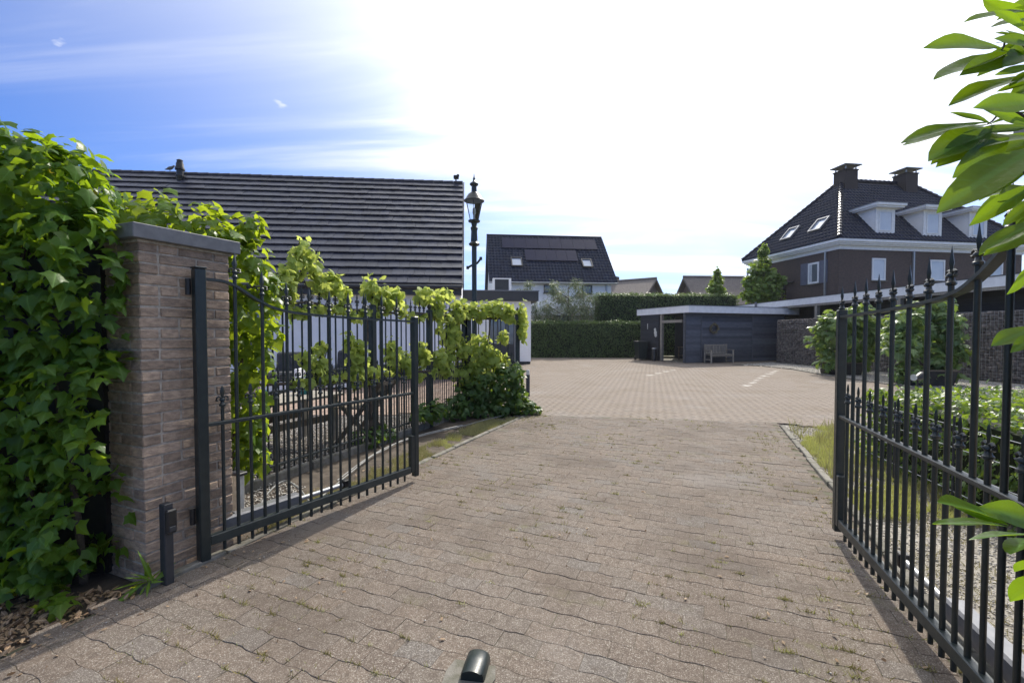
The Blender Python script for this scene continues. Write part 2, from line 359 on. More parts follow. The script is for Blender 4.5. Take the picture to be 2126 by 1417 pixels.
T_SLIM = (np.array([(0, 0, 0), (.10, .4, -.02), (0, 1, -.10), (-.10, .4, -.02)], float), np.array([(0, 1, 2), (0, 2, 3)]))
def laurel_t(k):
    V = []; F = []; ns = 9; r = random.Random(k); cv = .02 + .09 * r.random(); tw = (r.random() - .5) * .5
    for i in range(ns):
        y = i / (ns - 1); wd = .135 * (math.sin(math.pi * min(1, y ** 1.08)) ** .85 if 0 < y < 1 else .0) + .004
        z = -cv * y * y * 1.2; wob = .012 * math.sin(9 * y + k)
        for s_ in (-1, -.5, 0, .5, 1):
            V.append((s_ * wd + tw * .08 * y * y, y, z + abs(s_) * wd * .28 + wob * abs(s_) + tw * s_ * wd * y))
    for i in range(ns - 1):
        for j in range(4): F.append((i * 5 + j, i * 5 + j + 1, i * 5 + 6 + j, i * 5 + 5 + j))
    return np.array(V, float), np.array(F)
def unit(a): return a / np.maximum(np.linalg.norm(a, axis=1, keepdims=True), 1e-9)
def frames(nrm, along):
    n = unit(nrm); a = along - n * np.sum(along * n, axis=1, keepdims=True); a = unit(a); s = np.cross(a, n); return s, a, n
def cloud(name, T, pos, nrm, along, size, material, parent=None, smooth=False, kind='stuff'):
    tv, tf = T; s, a, n = frames(nrm, along); sz = np.asarray(size).reshape(-1, 1, 1)
    V = pos[:, None, :] + sz * (tv[None, :, 0:1] * s[:, None, :] + tv[None, :, 1:2] * a[:, None, :] + tv[None, :, 2:3] * n[:, None, :])
    k = len(tv); F = (tf[None] + (np.arange(len(pos)) * k)[:, None, None]).reshape(-1, tf.shape[1])
    me = npmesh(name, V.reshape(-1, 3), F, smooth); at = me.attributes.new('leafpos', 'FLOAT_VECTOR', 'POINT'); at.data.foreach_set('vector', np.tile(tv.astype(np.float32), (len(pos), 1)).ravel())
    o = link(name, me, parent, material)
    if kind: o['kind'] = kind
    return o
def leafparts(name, meshes, pos, nrm, along, size, parent):
    """each leaf an object of its own (parent is unrotated)"""
    s, a, n = frames(nrm, along); off = Vector(parent.location) if parent is not None else Vector()
    for i in range(len(pos)):
        o = bpy.data.objects.new(name, meshes[i % len(meshes)]); col.objects.link(o); o.parent = parent
        z = float(size[i]); o.matrix_basis = axes(Vector(pos[i]) - off, Vector(s[i]) * z, Vector(a[i]) * z, Vector(n[i]) * z)
def tmesh(name, T, material, smooth=False):
    me = npmesh(name, T[0], T[1], smooth); at = me.attributes.new('leafpos', 'FLOAT_VECTOR', 'POINT'); at.data.foreach_set('vector', T[0].astype(np.float32).ravel()); me.materials.append(material); return me
def shell(ells, n, depth=(.72, 1.06), noise=.13, cut=.72):
    """points near the surface of a union of ellipsoids (cx,cy,cz,rx,ry,rz)"""
    E = np.array(ells, float); ar = (E[:, 3] * E[:, 4] + E[:, 4] * E[:, 5] + E[:, 3] * E[:, 5]); pr = ar / ar.sum()
    P = []; Q = []; got = 0
    while got < n:
        m = int((n - got) * 1.7) + 50
        k = rng.choice(len(E), m, p=pr); d = unit(rng.normal(size=(m, 3)))
        bumpy = 1 + noise * (np.sin(d[:, 0] * 5 + k * 1.7) * np.cos(d[:, 1] * 6 - k) + np.sin(d[:, 2] * 7 + k * .9) * .7 + .5 * np.sin(d[:, 0] * 13 + d[:, 2] * 11 + k))
        f = rng.uniform(depth[0], depth[1], m) * bumpy
        p = E[k, :3] + d * E[k, 3:] * f[:, None]; q = unit(d / E[k, 3:])
        ok = np.ones(m, bool)
        for j in range(len(E)):
            inside = np.sum(((p - E[j, :3]) / E[j, 3:]) ** 2, axis=1) < cut * cut
            ok &= ~(inside & (k != j))
        P.append(p[ok]); Q.append(q[ok]); got += ok.sum()
    return np.concatenate(P)[:n], np.concatenate(Q)[:n]
def orient(q, out=1.0, up=.5, rnd=.6, droop=1.0):
    n = len(q); nr = q * out + np.array([0, 0, up]) + rng.normal(size=(n, 3)) * rnd
    al = np.array([0, 0, -droop]) + q * .45 + rng.normal(size=(n, 3)) * .55
    return unit(nr), al
def score(pos, size):
    """how large a leaf shows in the photo"""
    y = np.maximum(pos[:, 1], .2); px = 1063 + FPX * pos[:, 0] / y; py = 692 - FPX * (pos[:, 2] - CAM_H) / y
    vis = (px > -10) & (px < 2136) & (py > -10) & (py < 1427)
    return np.where(vis, size / y, 0) * 1.0
def boxshell(x0, x1, y0, y1, z0, z1, n, rot=0, org=(0, 0, 0), faces='fltr', jit=.06, wav=.05):
    """points on faces of a clipped hedge; local box rotated about org"""
    L, D, H = x1 - x0, y1 - y0, z1 - z0
    A = {'f': L * H, 'b': L * H, 'l': D * H, 'r': D * H, 't': L * D}; ks = [f for f in faces]; pr = np.array([A[f] for f in ks]); pr = pr / pr.sum()
    k = rng.choice(len(ks), n, p=pr); u = rng.random(n); v = rng.random(n); P = np.zeros((n, 3)); Q = np.zeros((n, 3))
    for i, f in enumerate(ks):
        m = k == i
        if f in 'fb':
            P[m] = np.c_[x0 + u[m] * L, np.full(m.sum(), y0 if f == 'f' else y1), z0 + v[m] * H]; Q[m] = (0, -1 if f == 'f' else 1, 0)
        elif f in 'lr':
            P[m] = np.c_[np.full(m.sum(), x0 if f == 'l' else x1), y0 + u[m] * D, z0 + v[m] * H]; Q[m] = (-1 if f == 'l' else 1, 0, 0)
        else:
            P[m] = np.c_[x0 + u[m] * L, y0 + v[m] * D, np.full(m.sum(), z1)]; Q[m] = (0, 0, 1)
    b = np.sin(P[:, 0] * 3.1 + 1) * np.cos(P[:, 2] * 4.3 + P[:, 1] * 2.7) * wav + np.sin(P[:, 0] * 9 + P[:, 2] * 7 + P[:, 1] * 8) * wav * .5
    P += Q * (b + rng.normal(size=n) * jit)[:, None]
    c, s_ = math.cos(rot), math.sin(rot); Rm = np.array([[c, -s_, 0], [s_, c, 0], [0, 0, 1]])
    return P @ Rm.T + np.array(org), Q @ Rm.T

# ------------------------------------------------------------ the setting
def sheet(name, poly, z, material, kind='structure'):
    V = [(p[0], p[1], z) for p in poly]; me = bpy.data.meshes.new(name); me.from_pydata(V, [], [tuple(range(len(V)))]); me.update()
    o = link(name, me, None, material); o['kind'] = kind; return o
def inpoly(px, py, poly):
    px = np.asarray(px); py = np.asarray(py); r = np.zeros(px.shape, bool); n = len(poly); j = n - 1
    for i in range(n):
        xi, yi = poly[i][0], poly[i][1]; xj, yj = poly[j][0], poly[j][1]
        c = ((yi > py) != (yj > py)) & (px < (xj - xi) * (py - yi) / (yj - yi + 1e-12) + xi); r ^= c; j = i
    return r
sheet('ground', [(-500, -300), (500, -300), (500, 900), (-500, 900)], -.10, M['ground'])
RL, RR = -2.89, 1.07                                   # driveway edges across
S_END = 8.0
drv_poly = [RS(RL, -3.5), RS(RR, -3.5), RS(RR, 8.55), RS(RL, 7.55)]
drive = sheet('driveway', [RS(RL - .02, -3.5), RS(RR + .02, -3.5), RS(RR + .02, 9.0), RS(RL - .02, 8.2)], -.0058, M['sand'])
PL, PW = .20, .118
def wave(x):                                           # the interlocking long edge
    t = (x / PL) % 1.0
    for a, b, u, v in ((0, .12, -1, -1), (.12, .30, -1, 1), (.30, .62, 1, 1), (.62, .80, 1, -1), (.80, 1.0001, -1, -1)):
        if t < b: return .0046 * (u + (v - u) * (t - a) / (b - a))
    return 0
def paver_mesh(name, x0, hgt_seed):
    """one paver, local origin at its centre; x0 = phase of the wavy edge"""
    g = .0007; xs = [0, .12, .30, .62, .80, 1.0]; ph = x0
    brk = sorted(set([g] + [((k - ph) % 1.0) * PL for k in xs[:-1] if g < ((k - ph) % 1.0) * PL < PL - g] + [PL - g]))
    low = [(x, wave(x + ph * PL) + g) for x in brk]; top = [(x, PW + wave(x + ph * PL) - g) for x in brk]
    ring = low + top[::-1]; n = len(ring); ctr = (PL / 2, PW / 2); V = []
    for k, (z, ins) in enumerate(((-.05, 0), (-.0016, 0), (0, .0022))):
        for (x, y) in ring:
            dx = ins if x < PL * .1 else (-ins if x > PL * .9 else 0); dy = ins if y < PW / 2 else -ins
            V.append((x + dx - ctr[0], y + dy - ctr[1], z))
    F = []
    for k in (0, 1):
        for i in range(n): F.append((k * n + i, k * n + (i + 1) % n, (k + 1) * n + (i + 1) % n, (k + 1) * n + i))
    F.append(tuple(2 * n + i for i in range(n)))
    me = bpy.data.meshes.new(name); me.from_pydata(V, [], F); me.update(); me.materials.append(M['paver']); return me
pm = [paver_mesh('paver', 0, 0), paver_mesh('paver', .5, 1)]
patch_c = RS(0, 0); stop_p = G(985, 1376)
pav = []
for j in range(int(-1.2 / PW), int(9.0 / PW)):
    off = (j % 2)
    for i in range(-1, int((RR - RL) / PL) + 2):
        r = RL + (i + .5 * off) * PL + PL / 2; s_ = j * PW + PW / 2
        if r - PL / 2 < RL - .11 or r + PL / 2 > RR + .11: continue
        c = RS(r, s_)
        if s_ > 7.50 + (r - RL) / (RR - RL) * 1.0: continue
        if (Vector((c.x, c.y)) - Vector((stop_p.x - .03, stop_p.y + .02))).length < .0: continue
        pav.append((c, off, c.y))
def pav_px(c):
    if c.y < .8: return (0, 0)
    return (1063 + FPX * c.x / c.y, 692 + FPX * CAM_H / c.y)
big = []
for k, (c, off, y) in enumerate(pav):
    px, py = pav_px(c)
    if -60 < px < 2186 and py < 1440 and y > .8: big.append((y, k))
big = set(k for _, k in sorted(big)[:300])
sv, sf = [], []
for k, (c, off, y) in enumerate(pav):
    sink = .010 * math.sin(c.x * 1.3 + 1) * math.sin(c.y * .9) if False else 0
    tilt = Matrix.Translation((c.x, c.y, max(-.0042, random.gauss(0, .0012) - .003))) @ Matrix.Rotation(ROTD + random.gauss(0, .008), 4, 'Z') @ Matrix.Rotation(random.gauss(0, .007), 4, 'X') @ Matrix.Rotation(random.gauss(0, .005), 4, 'Y')
    if k in big:
        o = bpy.data.objects.new('paver', pm[off]); col.objects.link(o); o.parent = drive; o.matrix_basis = tilt
    else:
        n0 = len(sv); sv += [tuple(tilt @ v.co) for v in pm[off].vertices]; sf += [tuple(q + n0 for q in p.vertices) for p in pm[off].polygons]
pf = B(); pf.v = sv; pf.f = sf; o = pf.build('paver_field', M['paver'], drive); o['kind'] = 'stuff'
# courtyard: herringbone of small pavers
yard_poly = [RS(RL - .3, 7.50), RS(RR + .1, 8.50), (5.2, 6.9), (10.4, 6.6), (10.7, 12.3), (10.9, 15.9), (11.5, 19.4), (10.2, 21.2), (14.0, 23.6), (13, 25.5), (9, 27.2), (1, 27.45), (.6, 21.4), (-2.6, 21.2), (-1.3, 14.6), (-1.2, 9.5)]
M['yard_joint'] = mat('yard_joint_sand', (.180, .154, .130), (.150, .134, .108), 3, .95, .3, 60)
yard = sheet('courtyard', yard_poly, -.0052, M['yard_joint'])
U = .105; a45 = ROTD - R(45) + R(6)
ca, sa = math.cos(a45), math.sin(a45)
ii, jj = np.meshgrid(np.arange(-330, 330), np.arange(-330, 330)); ii = ii.ravel(); jj = jj.ravel(); kk = (ii - jj) % 4
cents = []; dims = []
for sel, w2, h2 in ((kk == 0, 1.0, .5), (kk == 3, .5, 1.0)):
    x = (ii[sel] + w2) * U; y = (jj[sel] + h2) * U
    X = x * ca - y * sa + 5; Y = x * sa + y * ca + 16
    m = inpoly(X, Y, yard_poly); cents.append(np.c_[X[m], Y[m]]); dims.append(np.tile([[w2 * U - .0007, h2 * U - .0007]], (m.sum(), 1)))
cents = np.concatenate(cents); dims = np.concatenate(dims)
def blockfield(name, cents, dims, ca, sa, material, parent, zj=.0004, tl=.002):
    n = len(cents); z = rng.normal(size=n) * zj - .004; tx = rng.normal(size=n) * tl; ty = rng.normal(size=n) * tl
    V = np.zeros((n, 12, 3)); e = .0006
    for lv, (zz_, ins) in enumerate(((-.045, 0), (-.0006, 0), (0, e))):
        for q, (sx, sy) in enumerate(((-1, -1), (1, -1), (1, 1), (-1, 1))):
            lx = sx * (dims[:, 0] - ins); ly = sy * (dims[:, 1] - ins)
            V[:, lv * 4 + q, 0] = cents[:, 0] + lx * ca - ly * sa; V[:, lv * 4 + q, 1] = cents[:, 1] + lx * sa + ly * ca; V[:, lv * 4 + q, 2] = z + zz_ + lx * tx + ly * ty
    f = [(8, 9, 10, 11)]
    for lv in (0, 1):
        for q in range(4): f.append((lv * 4 + q, lv * 4 + (q + 1) % 4, lv * 4 + 4 + (q + 1) % 4, lv * 4 + 4 + q))
    F = (np.array(f)[None] + (np.arange(n) * 12)[:, None, None]).reshape(-1, 4)
    o = link(name, npmesh(name, V.reshape(-1, 3), F), parent, material); o['kind'] = 'stuff'; return o
isw = np.zeros(len(cents), bool)
for a, b in ((G(1345, 779), G(1398, 767)), (G(1545, 801), G(1612, 768))):
    d = (b - a); L = d.length; d.normalize(); rel = cents - np.array([[a.x, a.y]]); t = rel @ np.array([d.x, d.y]); q = np.abs(rel @ np.array([-d.y, d.x]))
    isw |= (t > 0) & (t < L) & (q < .085) & (np.floor(t / .45) % 2 == 0)
blockfield('paver_field', cents[~isw], dims[~isw], ca, sa, M['yard'], yard)
blockfield('marking_pavers', cents[isw], dims[isw], ca, sa, M['yard_white'], yard)
# garden behind the fence, verge on the right, bed by the gabions
sheet('planting_bed', [RS(RL, -3.5), RS(RL, 7.7), (-1.2, 9.6), (-1.3, 14.6), (-3, 15), (-30, 14), (-30, -3)], -.030, M['soil'])
sheet('verge', [RS(RR + .04, -3.5), RS(RR + .04, 8.7), (5.2, 6.95), (10.4, 6.65), (14, 6.6), (14, -3)], -.030, M['gravelbed'])
bed = sheet('gravel_strip', [(10.4, 6.65), (10.7, 12.3), (10.9, 15.9), (11.5, 19.4), (10.2, 21.2), (13.0, 23.9), (30, 24), (30, 6.6)], -.018, M['gravelbed'])
kl = empty('kerb', RS(RL - .04, 0)); kl['kind'] = 'structure'
kr = empty('kerb', RS(RR + .05, 0)); kr['kind'] = 'structure'
km = B().bbox((-.032, -.245, -.10), (.032, .245, .0), .008).mesh('kerb_stone'); km.materials.append(M['kerb'])
for par, r, s0, s1, zz_ in ((kl, RL - .04, 1.75, 7.4, .012), (kr, RR + .05, -.6, 8.3, .028)):
    s_ = s0
    while s_ < s1:
        o = bpy.data.objects.new('kerb_stone', km); col.objects.link(o); o.parent = par
        p = RS(r + random.gauss(0, .007), s_) - Vector(par.location); o.location = (p.x, p.y, zz_ + random.gauss(0, .005)); o.rotation_euler = (random.gauss(0, .008), random.gauss(0, .03), ROTD + random.gauss(0, .012)); s_ += .5
# far kerb of the yard, along the gravel strip
ky = empty('kerb', (11, 16, 0)); ky['kind'] = 'structure'
edge = [Vector(p + (0,)) for p in ((10.45, 8), (10.7, 12.3), (10.9, 15.9), (11.35, 18.4), (11.1, 20.2), (10.2, 21.2))]
for a, b in zip(edge[:-1], edge[1:]):
    d = b - a; k = max(1, int(d.length / .5))
    for i in range(k):
        o = bpy.data.objects.new('kerb_stone', km); col.objects.link(o); o.parent = ky; p = a + d * ((i + .5) / k) - Vector(ky.location); o.location = (p.x, p.y, .03); o.rotation_euler = (0, 0, -math.atan2(d.x, d.y))
# patio behind the gravel garden
patio_poly = [(-11, 8.2), (-2.0, 8.2), (-1.35, 9.6), (-1.3, 14.4), (-11, 13.8)]
pat = sheet('patio', patio_poly, -.014, M['sand'])
xs, ys = np.meshgrid(np.arange(-11, -1, .21), np.arange(8, 14.6, .21)); xs = xs.ravel(); ys = ys.ravel(); m = inpoly(xs, ys, patio_poly)
blockfield('paver_field', np.c_[xs[m], ys[m]], np.tile([[.1, .1]], (m.sum(), 1)), 1, 0, M['patio'], pat)
# loose gravel
STONE = np.array([(1, 0, 0), (-.9, .15, 0), (.1, .9, .1), (0, -.85, 0), (.1, 0, .62), (0, .1, -.6)]); STF = np.array([(0, 2, 4), (2, 1, 4), (1, 3, 4), (3, 0, 4), (2, 0, 5), (1, 2, 5), (3, 1, 5), (0, 3, 5)])
def stones(name, poly, n, size, material, z, label, zjit=.004, dens=None):
    xs = [p[0] for p in poly]; ys = [p[1] for p in poly]; X = rng.uniform(min(xs), max(xs), n); Y = rng.uniform(min(ys), max(ys), n); m = inpoly(X, Y, poly)
    if dens is not None: m &= dens(X, Y)
    X, Y = X[m], Y[m]; k = len(X); ang = rng.uniform(0, 6.28, k); sz = rng.uniform(.5, 1.15, (k, 3)) * size * np.array([1, .8, .75])
    T = STONE[None] * sz[:, None, :] * rng.uniform(.75, 1.25, (k, 6, 1)); c, s_ = np.cos(ang)[:, None], np.sin(ang)[:, None]
    V = np.stack([X[:, None] + T[..., 0] * c - T[..., 1] * s_, Y[:, None] + T[..., 0] * s_ + T[..., 1] * c, z + rng.normal(size=(k, 1)) * zjit + T[..., 2]], -1)
    F = (STF[None] + (np.arange(k) * 6)[:, None, None]).reshape(-1, 3)
    o = link(name, npmesh(name, V.reshape(-1, 3), F), None, material); return tag(o, label, 'gravel', None, 'stuff')
def fz(x, y): return np.sin(x * 2.3 + 1.1) * np.cos(y * 1.9 - .6) + .6 * np.sin(x * 5.1 - y * 4.3) + .4 * np.sin(x * 11 + y * 9)
fence_in = [RS(RL - .62, 1.9), RS(RL - .60, 3.2), (-2.40, 4.6), (-1.05, 8.1), (-2.0, 8.25), (-9, 8.25), (-6, 3.5), (-3.9, 2.9)]
stones('garden_gravel', fence_in, 52000, .017, M['gravel'], -.018, 'pale gravel spread under the table behind the railing fence')
verge_poly = [RS(RR + .10, .6), RS(RR + .10, 8.4), (5.1, 7.0), (6.4, 6.6), (6.0, 1.0), (2.6, .2)]
stones('verge_gravel', verge_poly, 60000, .013, M['gravel'], -.024, 'pale gravel with weeds behind the right gate')
stones('strip_gravel', [(10.8, 8), (10.95, 15.9), (11.55, 19.4), (10.6, 21.2), (13.2, 23.2), (14.6, 12), (14.6, 8)], 16000, .03, M['gravel'], -.012, 'pale gravel in front of the stone basket wall')
# grass and weeds
BL = (np.array([(-.5, 0, 0), (.5, 0, 0), (.30, .55, .06), (-.30, .55, .06), (0, 1, .22)], float) * np.array([.09, 1, 1]), None)
BLF = np.array([(0, 1, 2), (0, 2, 3), (3, 2, 4)])
def blades(name, pts, length, material, label=None, parent=None, spread=.7, wd=1.0, cat='grass'):
    n = len(pts); al = np.c_[rng.normal(size=(n, 2)) * spread, np.ones(n)]; nr = np.c_[rng.normal(size=(n, 2)), np.full(n, .3)]
    o = cloud(name, (BL[0] * np.array([wd, 1, 1]), BLF), pts, nr, al, rng.uniform(.45, 1.1, n) * length, material, parent)
    if label: tag(o, label, cat, None, 'stuff')
    return o
def scat(poly, n, dens=None, z=0):
    xs = [p[0] for p in poly]; ys = [p[1] for p in poly]; X = rng.uniform(min(xs), max(xs), n); Y = rng.uniform(min(ys), max(ys), n); m = inpoly(X, Y, poly)
    if dens is not None: m &= dens(X, Y)
    return np.c_[X[m], Y[m], np.full(m.sum(), z)]
gp = [RS(RR + .12, 5.3), RS(RR + .12, 8.4), RS(RR + 1.2, 8.4), RS(RR + 1.9, 7.2), RS(RR + 1.5, 4.6), RS(RR + .12, 4.4)]
blades('verge_grass', scat(gp, 42000, lambda x, y: (fz(x, y) > -.15) & (fz(x * 3, y * 3) > -.6), -.02), .085, M['grass'], 'bright green grass patch beside the yard kerb', None, .7, 1.5)
blades('verge_tufts', scat(gp, 5000, lambda x, y: fz(x * 1.7, y * 1.4) > .3, -.02), .20, M['drygrass'], 'taller pale grass tufts beside the yard kerb', None, .5, .8)
blades('gravel_weeds', scat(verge_poly, 60000, lambda x, y: fz(x * .8, y * .8) > .15, -.025), .05, M['moss'], 'yellowish weeds growing through the gravel behind the right gate', None, 1.0)
strip = [RS(RL - .08, 2.2), RS(RL - .08, 7.4), RS(RL - .55, 7.3), RS(RL - .42, 3.0)]
blades('border_grass', scat(strip, 70000, lambda x, y: fz(x * 1.3, y * 1.1) > -.5, -.03), .075, M['drygrass'], 'dry grass strip between railing fence and driveway kerb', None, 1.2)
strip2 = [RS(RL - .08, 5.0), RS(RL - .08, 7.4), RS(RL - .45, 7.3), RS(RL - .42, 5.0)]
blades('border_weeds', scat(strip2, 22000, lambda x, y: fz(x * 1.7, y * 1.5) > .1, -.03), .05, M['grass'], 'green weeds along the driveway kerb near the corner', None, 1.2)
# weeds in the joints of the driveway
seeds = []
for k in range(4200):
    j = random.randint(int(-.8 / PW), int(8.2 / PW)); r = random.uniform(RL, RR)
    if random.random() < .35: r = random.choice((RL + abs(random.gauss(0, .5)), RR - abs(random.gauss(0, .6))))
    if random.random() < .7: s_ = j * PW + wave(r - RL)
    else: r = RL + round((r - RL) / PL * 2) / 2 * PL; s_ = j * PW + random.uniform(0, PW)
    c = RS(r, s_); nb = random.choice((3, 4, 5, 6, 10, 16)) if random.random() < .85 else 30
    if fz(c.x * 1.1, c.y * .9) < random.gauss(.35, .35): continue
    for _ in range(nb):
        d = random.gauss(0, .018); e_ = random.gauss(0, .004); q = c + RX * d + AX * e_; seeds.append((q.x, q.y, -.008))
seeds = np.array(seeds)
h = len(seeds) // 2
bigm = rng.random(len(seeds)) < .3
blades('joint_moss', seeds[:h], .022, M['moss'], 'small mossy weeds in the joints of the driveway pavers', None, 1.3, 2.4, 'weeds')
blades('joint_tufts', seeds[bigm], .042, M['moss'], 'larger yellowish tufts between the driveway pavers', None, 1.1, 1.4, 'weeds')
blades('joint_grass', seeds[h:], .030, M['grass'], 'tiny grass tufts in the joints of the driveway pavers', None, 1.2, 1.0, 'weeds')
# dead leaves and crumbs
def litter(name, pts, size, label, material=None):
    n = len(pts); q = np.tile([[0, 0, 1.]], (n, 1)) + rng.normal(size=(n, 3)) * .45; al = rng.normal(size=(n, 3))
    o = cloud(name, T_OVAL, pts, q, al, rng.uniform(.4, 1.2, n) * size, material or M['dryleaf']); tag(o, label, 'litter', None, 'stuff')
bedp = [(-2.1, 2.55), (-3.4, 2.6), (-3.4, .7), RS(RL + .03, -.3), RS(RL + .0, 2.0)]
litter('leaf_litter', scat(bedp, 8000, None, -.012), .042, 'dead brown leaves on the soil under the ivy hedge')
litter('twig_litter', np.concatenate([scat([RS(RL - .1, 1.6), RS(RL - .1, 4.6), RS(RL - .5, 4.4), RS(RL - .45, 1.6)], 1500, None, -.014), scat([RS(RL, -.5), RS(RL, 2.6), RS(RL + .35, 2.4), RS(RL + .22, -.5)], 420, None, .004)]), .03, 'dry leaf scraps along the foot of the left gate')
litter('blown_scraps', np.concatenate([scat([RS(RL, .4), RS(RR, .4), RS(RR, 8), RS(RL, 7.5)], 700, lambda x, y: fz(x, y) > -.2, .006), scat([RS(RR - .6, .6), RS(RR, .6), RS(RR, 8.4), RS(RR - .3, 8.4)], 900, None, .006)]), .026, 'small scraps of dry leaf scattered over the driveway')
def crumbs(n):
    p = scat([RS(RL, .3), RS(RR, .3), RS(RR, 8), RS(RL, 7.5)], n, None, .004); return p
stones('paver_crumbs', [RS(RL, .3), RS(RR, .3), RS(RR, 8), RS(RL, 7.5)], 650, .0075, M['gravel'], .004, 'scattered pale pebbles lying on the driveway', .001)
# ------------------------------------------------------------ brick gate pillars
P0 = Vector((-2.14, 2.62, 0))
PLW, PLD, CH, NC = .54, .43, .063, 32
def pillar_bricks():
    out = []
    g = .010; hb = CH - g
    for c in range(NC):
        z0 = c * CH + g; z1 = z0 + hb
        def row(lens, a0, horiz, fixed0, fixed1):
            a = a0
            for L in lens:
                out.append(((a, fixed0, z0), (a + L, fixed1, z1)) if horiz else ((fixed0, a, z0), (fixed1, a + L, z1))); a += L + g
        if c % 2 == 0:
            o = (.21, .10, .21) if c % 4 == 0 else (.10, .21, .21)
            row(o, 0, True, 0, .10); row(o, 0, True, PLD - .10, PLD); row((.21,), .11, False, 0, .10); row((.21,), .11, False, PLW - .10, PLW)
        else:
            o = (.21, .10) if c % 4 == 1 else (.10, .21)
            row((.21, .21), 0, False, 0, .10); row((.21, .21), 0, False, PLW - .10, PLW); row(o, .11, True, 0, .10); row(o, .11, True, PLD - .10, PLD)
    return out
# local frame: x along the driveway (away), y across away from the driveway; rotated so that x = AX, y = -RX
PROT = math.atan2(AX.y, AX.x)
pil = empty('gate_pillar', P0 + Vector((0, 0, -.035)), PROT, 'brick gate pillar with bluestone cap between ivy hedge and left gate', 'gate pillar')
bk = pillar_bricks(); cache = {}
for (a, b) in bk:
    d = tuple(round(b[i] - a[i], 3) for i in range(3)); v = random.randint(0, 2)
    if (d, v) not in cache:
        bb = B().bbox((-d[0] / 2, -d[1] / 2, -d[2] / 2), (d[0] / 2, d[1] / 2, d[2] / 2), .0045); rr = random.Random(v * 31 + int(d[0] * 1000))
        bb.v = [tuple(x + rr.gauss(0, .0013) for x in p) for p in bb.v]; me = bb.mesh('brick'); me.materials.append(M['brick']); cache[d, v] = me
    o = bpy.data.objects.new('brick', cache[d, v]); col.objects.link(o); o.parent = pil
    o.location = tuple((a[i] + b[i]) / 2 + random.gauss(0, (.0015, .0015, .0008)[i]) for i in range(3)); o.rotation_euler = (0, random.gauss(0, .004), random.gauss(0, .006))
B().box((.006, .006, -.12), (PLW - .006, PLD - .006, NC * CH + .006)).build('mortar_core', M['mortar'], pil)
capz = NC * CH + .006
def cap_mesh(): return B().bbox((-.05, -.05, capz + .004), (PLW + .05, PLD + .05, capz + .088), .004)
B().box((-.012, -.012, capz - .012), (PLW + .012, PLD + .012, capz + .003)).build('mortar_bed', M['mortar'], pil)
cap_mesh().build('cap_stone', M['bluestone'], pil)
# right pillar, mostly outside the frame
pr0 = RS(1.06, 1.64)
pil2 = empty('gate_pillar', pr0 + Vector((0, 0, .07)), PROT, 'gate pillar with grey cap stone behind the laurel leaves at the right edge', 'gate pillar')
mb = B(); Mm = Matrix.Translation((0, -PLD, 0))
for (a, b) in bk: mb.bbox(a, b, .005, Mm)
o = mb.build('brickwork', M['brick'], pil2); o['kind'] = 'stuff'
B().box((.006, .006 - PLD, 0), (PLW - .006, -.006, capz)).build('mortar_core', M['mortar'], pil2)
B().bbox((-.05, -.05 - PLD, capz + .004), (PLW + .05, .05, capz + .088), .004).build('cap_stone', M['bluestone'], pil2)

# ------------------------------------------------------------ wrought iron
def finial_mesh(h=.17, wdt=.036):
    b = B()
    b.lathe([(.013, 0), (.019, .004), (.019, .014), (.013, .020), (.011, .034), (.017, .040), (.017, .048), (.010, .056)], 8)
    z0 = .05; zt = h                                             # spear head, four sided and flattened
    pr = [(.008, z0), (wdt * .36, z0 + .030), (wdt * .5, z0 + .046), (wdt * .30, z0 + .075), (.0015, zt)]
    V = []; F = []
    for (r, z) in pr: V += [(r, 0, z), (0, r * .55, z), (-r, 0, z), (0, -r * .55, z)]
    for i in range(len(pr) - 1):
        for k in range(4): F.append((i * 4 + k, i * 4 + (k + 1) % 4, i * 4 + 4 + (k + 1) % 4, i * 4 + 4 + k))
    b.add(V, F)
    for s_ in (-1, 1):                                           # side curls
        pts = [(s_ * .008, 0, .058), (s_ * .022, 0, .066), (s_ * .034, 0, .058), (s_ * .036, 0, .044), (s_ * .026, 0, .040)]
        b.tube(pts, [.006, .006, .007, .008, .008], 6)
    return b.mesh('finial', True)
FIN = finial_mesh(); FIN.materials.append(M['iron'])
FIN2 = finial_mesh(.135, .030); FIN2.materials.append(M['iron'])
_bar = {}
def bar_obj(x, z0, z1, r, parent, fin, y=0):
    k = (round(z1 - z0, 2), r)
    if k not in _bar:
        me = B().tube([(0, 0, 0), (0, 0, k[0])], r, 10).mesh('bar', True); me.materials.append(M['iron']); _bar[k] = me
    o = bpy.data.objects.new('bar', _bar[k]); col.objects.link(o); o.parent = parent; o.location = (x, y, z0); o.rotation_euler = (0, 0, random.gauss(0, .05))
    if fin is not None:
        f = bpy.data.objects.new('finial', fin); col.objects.link(f); f.parent = o; f.location = (0, 0, k[0])
    return o
GL = 1.89
def top_z(s_):                                                  # sweep of the gate's top rail
    pts = [(0, 1.795), (.15, 1.79), (.22, 1.765), (.34, 1.69), (.47, 1.632), (.62, 1.605), (.85, 1.590), (1.2, 1.578), (1.9, 1.566)]
    for (a, za), (b, zb) in zip(pts[:-1], pts[1:]):
        if s_ <= b: return za + (zb - za) * (s_ - a) / (b - a)
    return pts[-1][1]
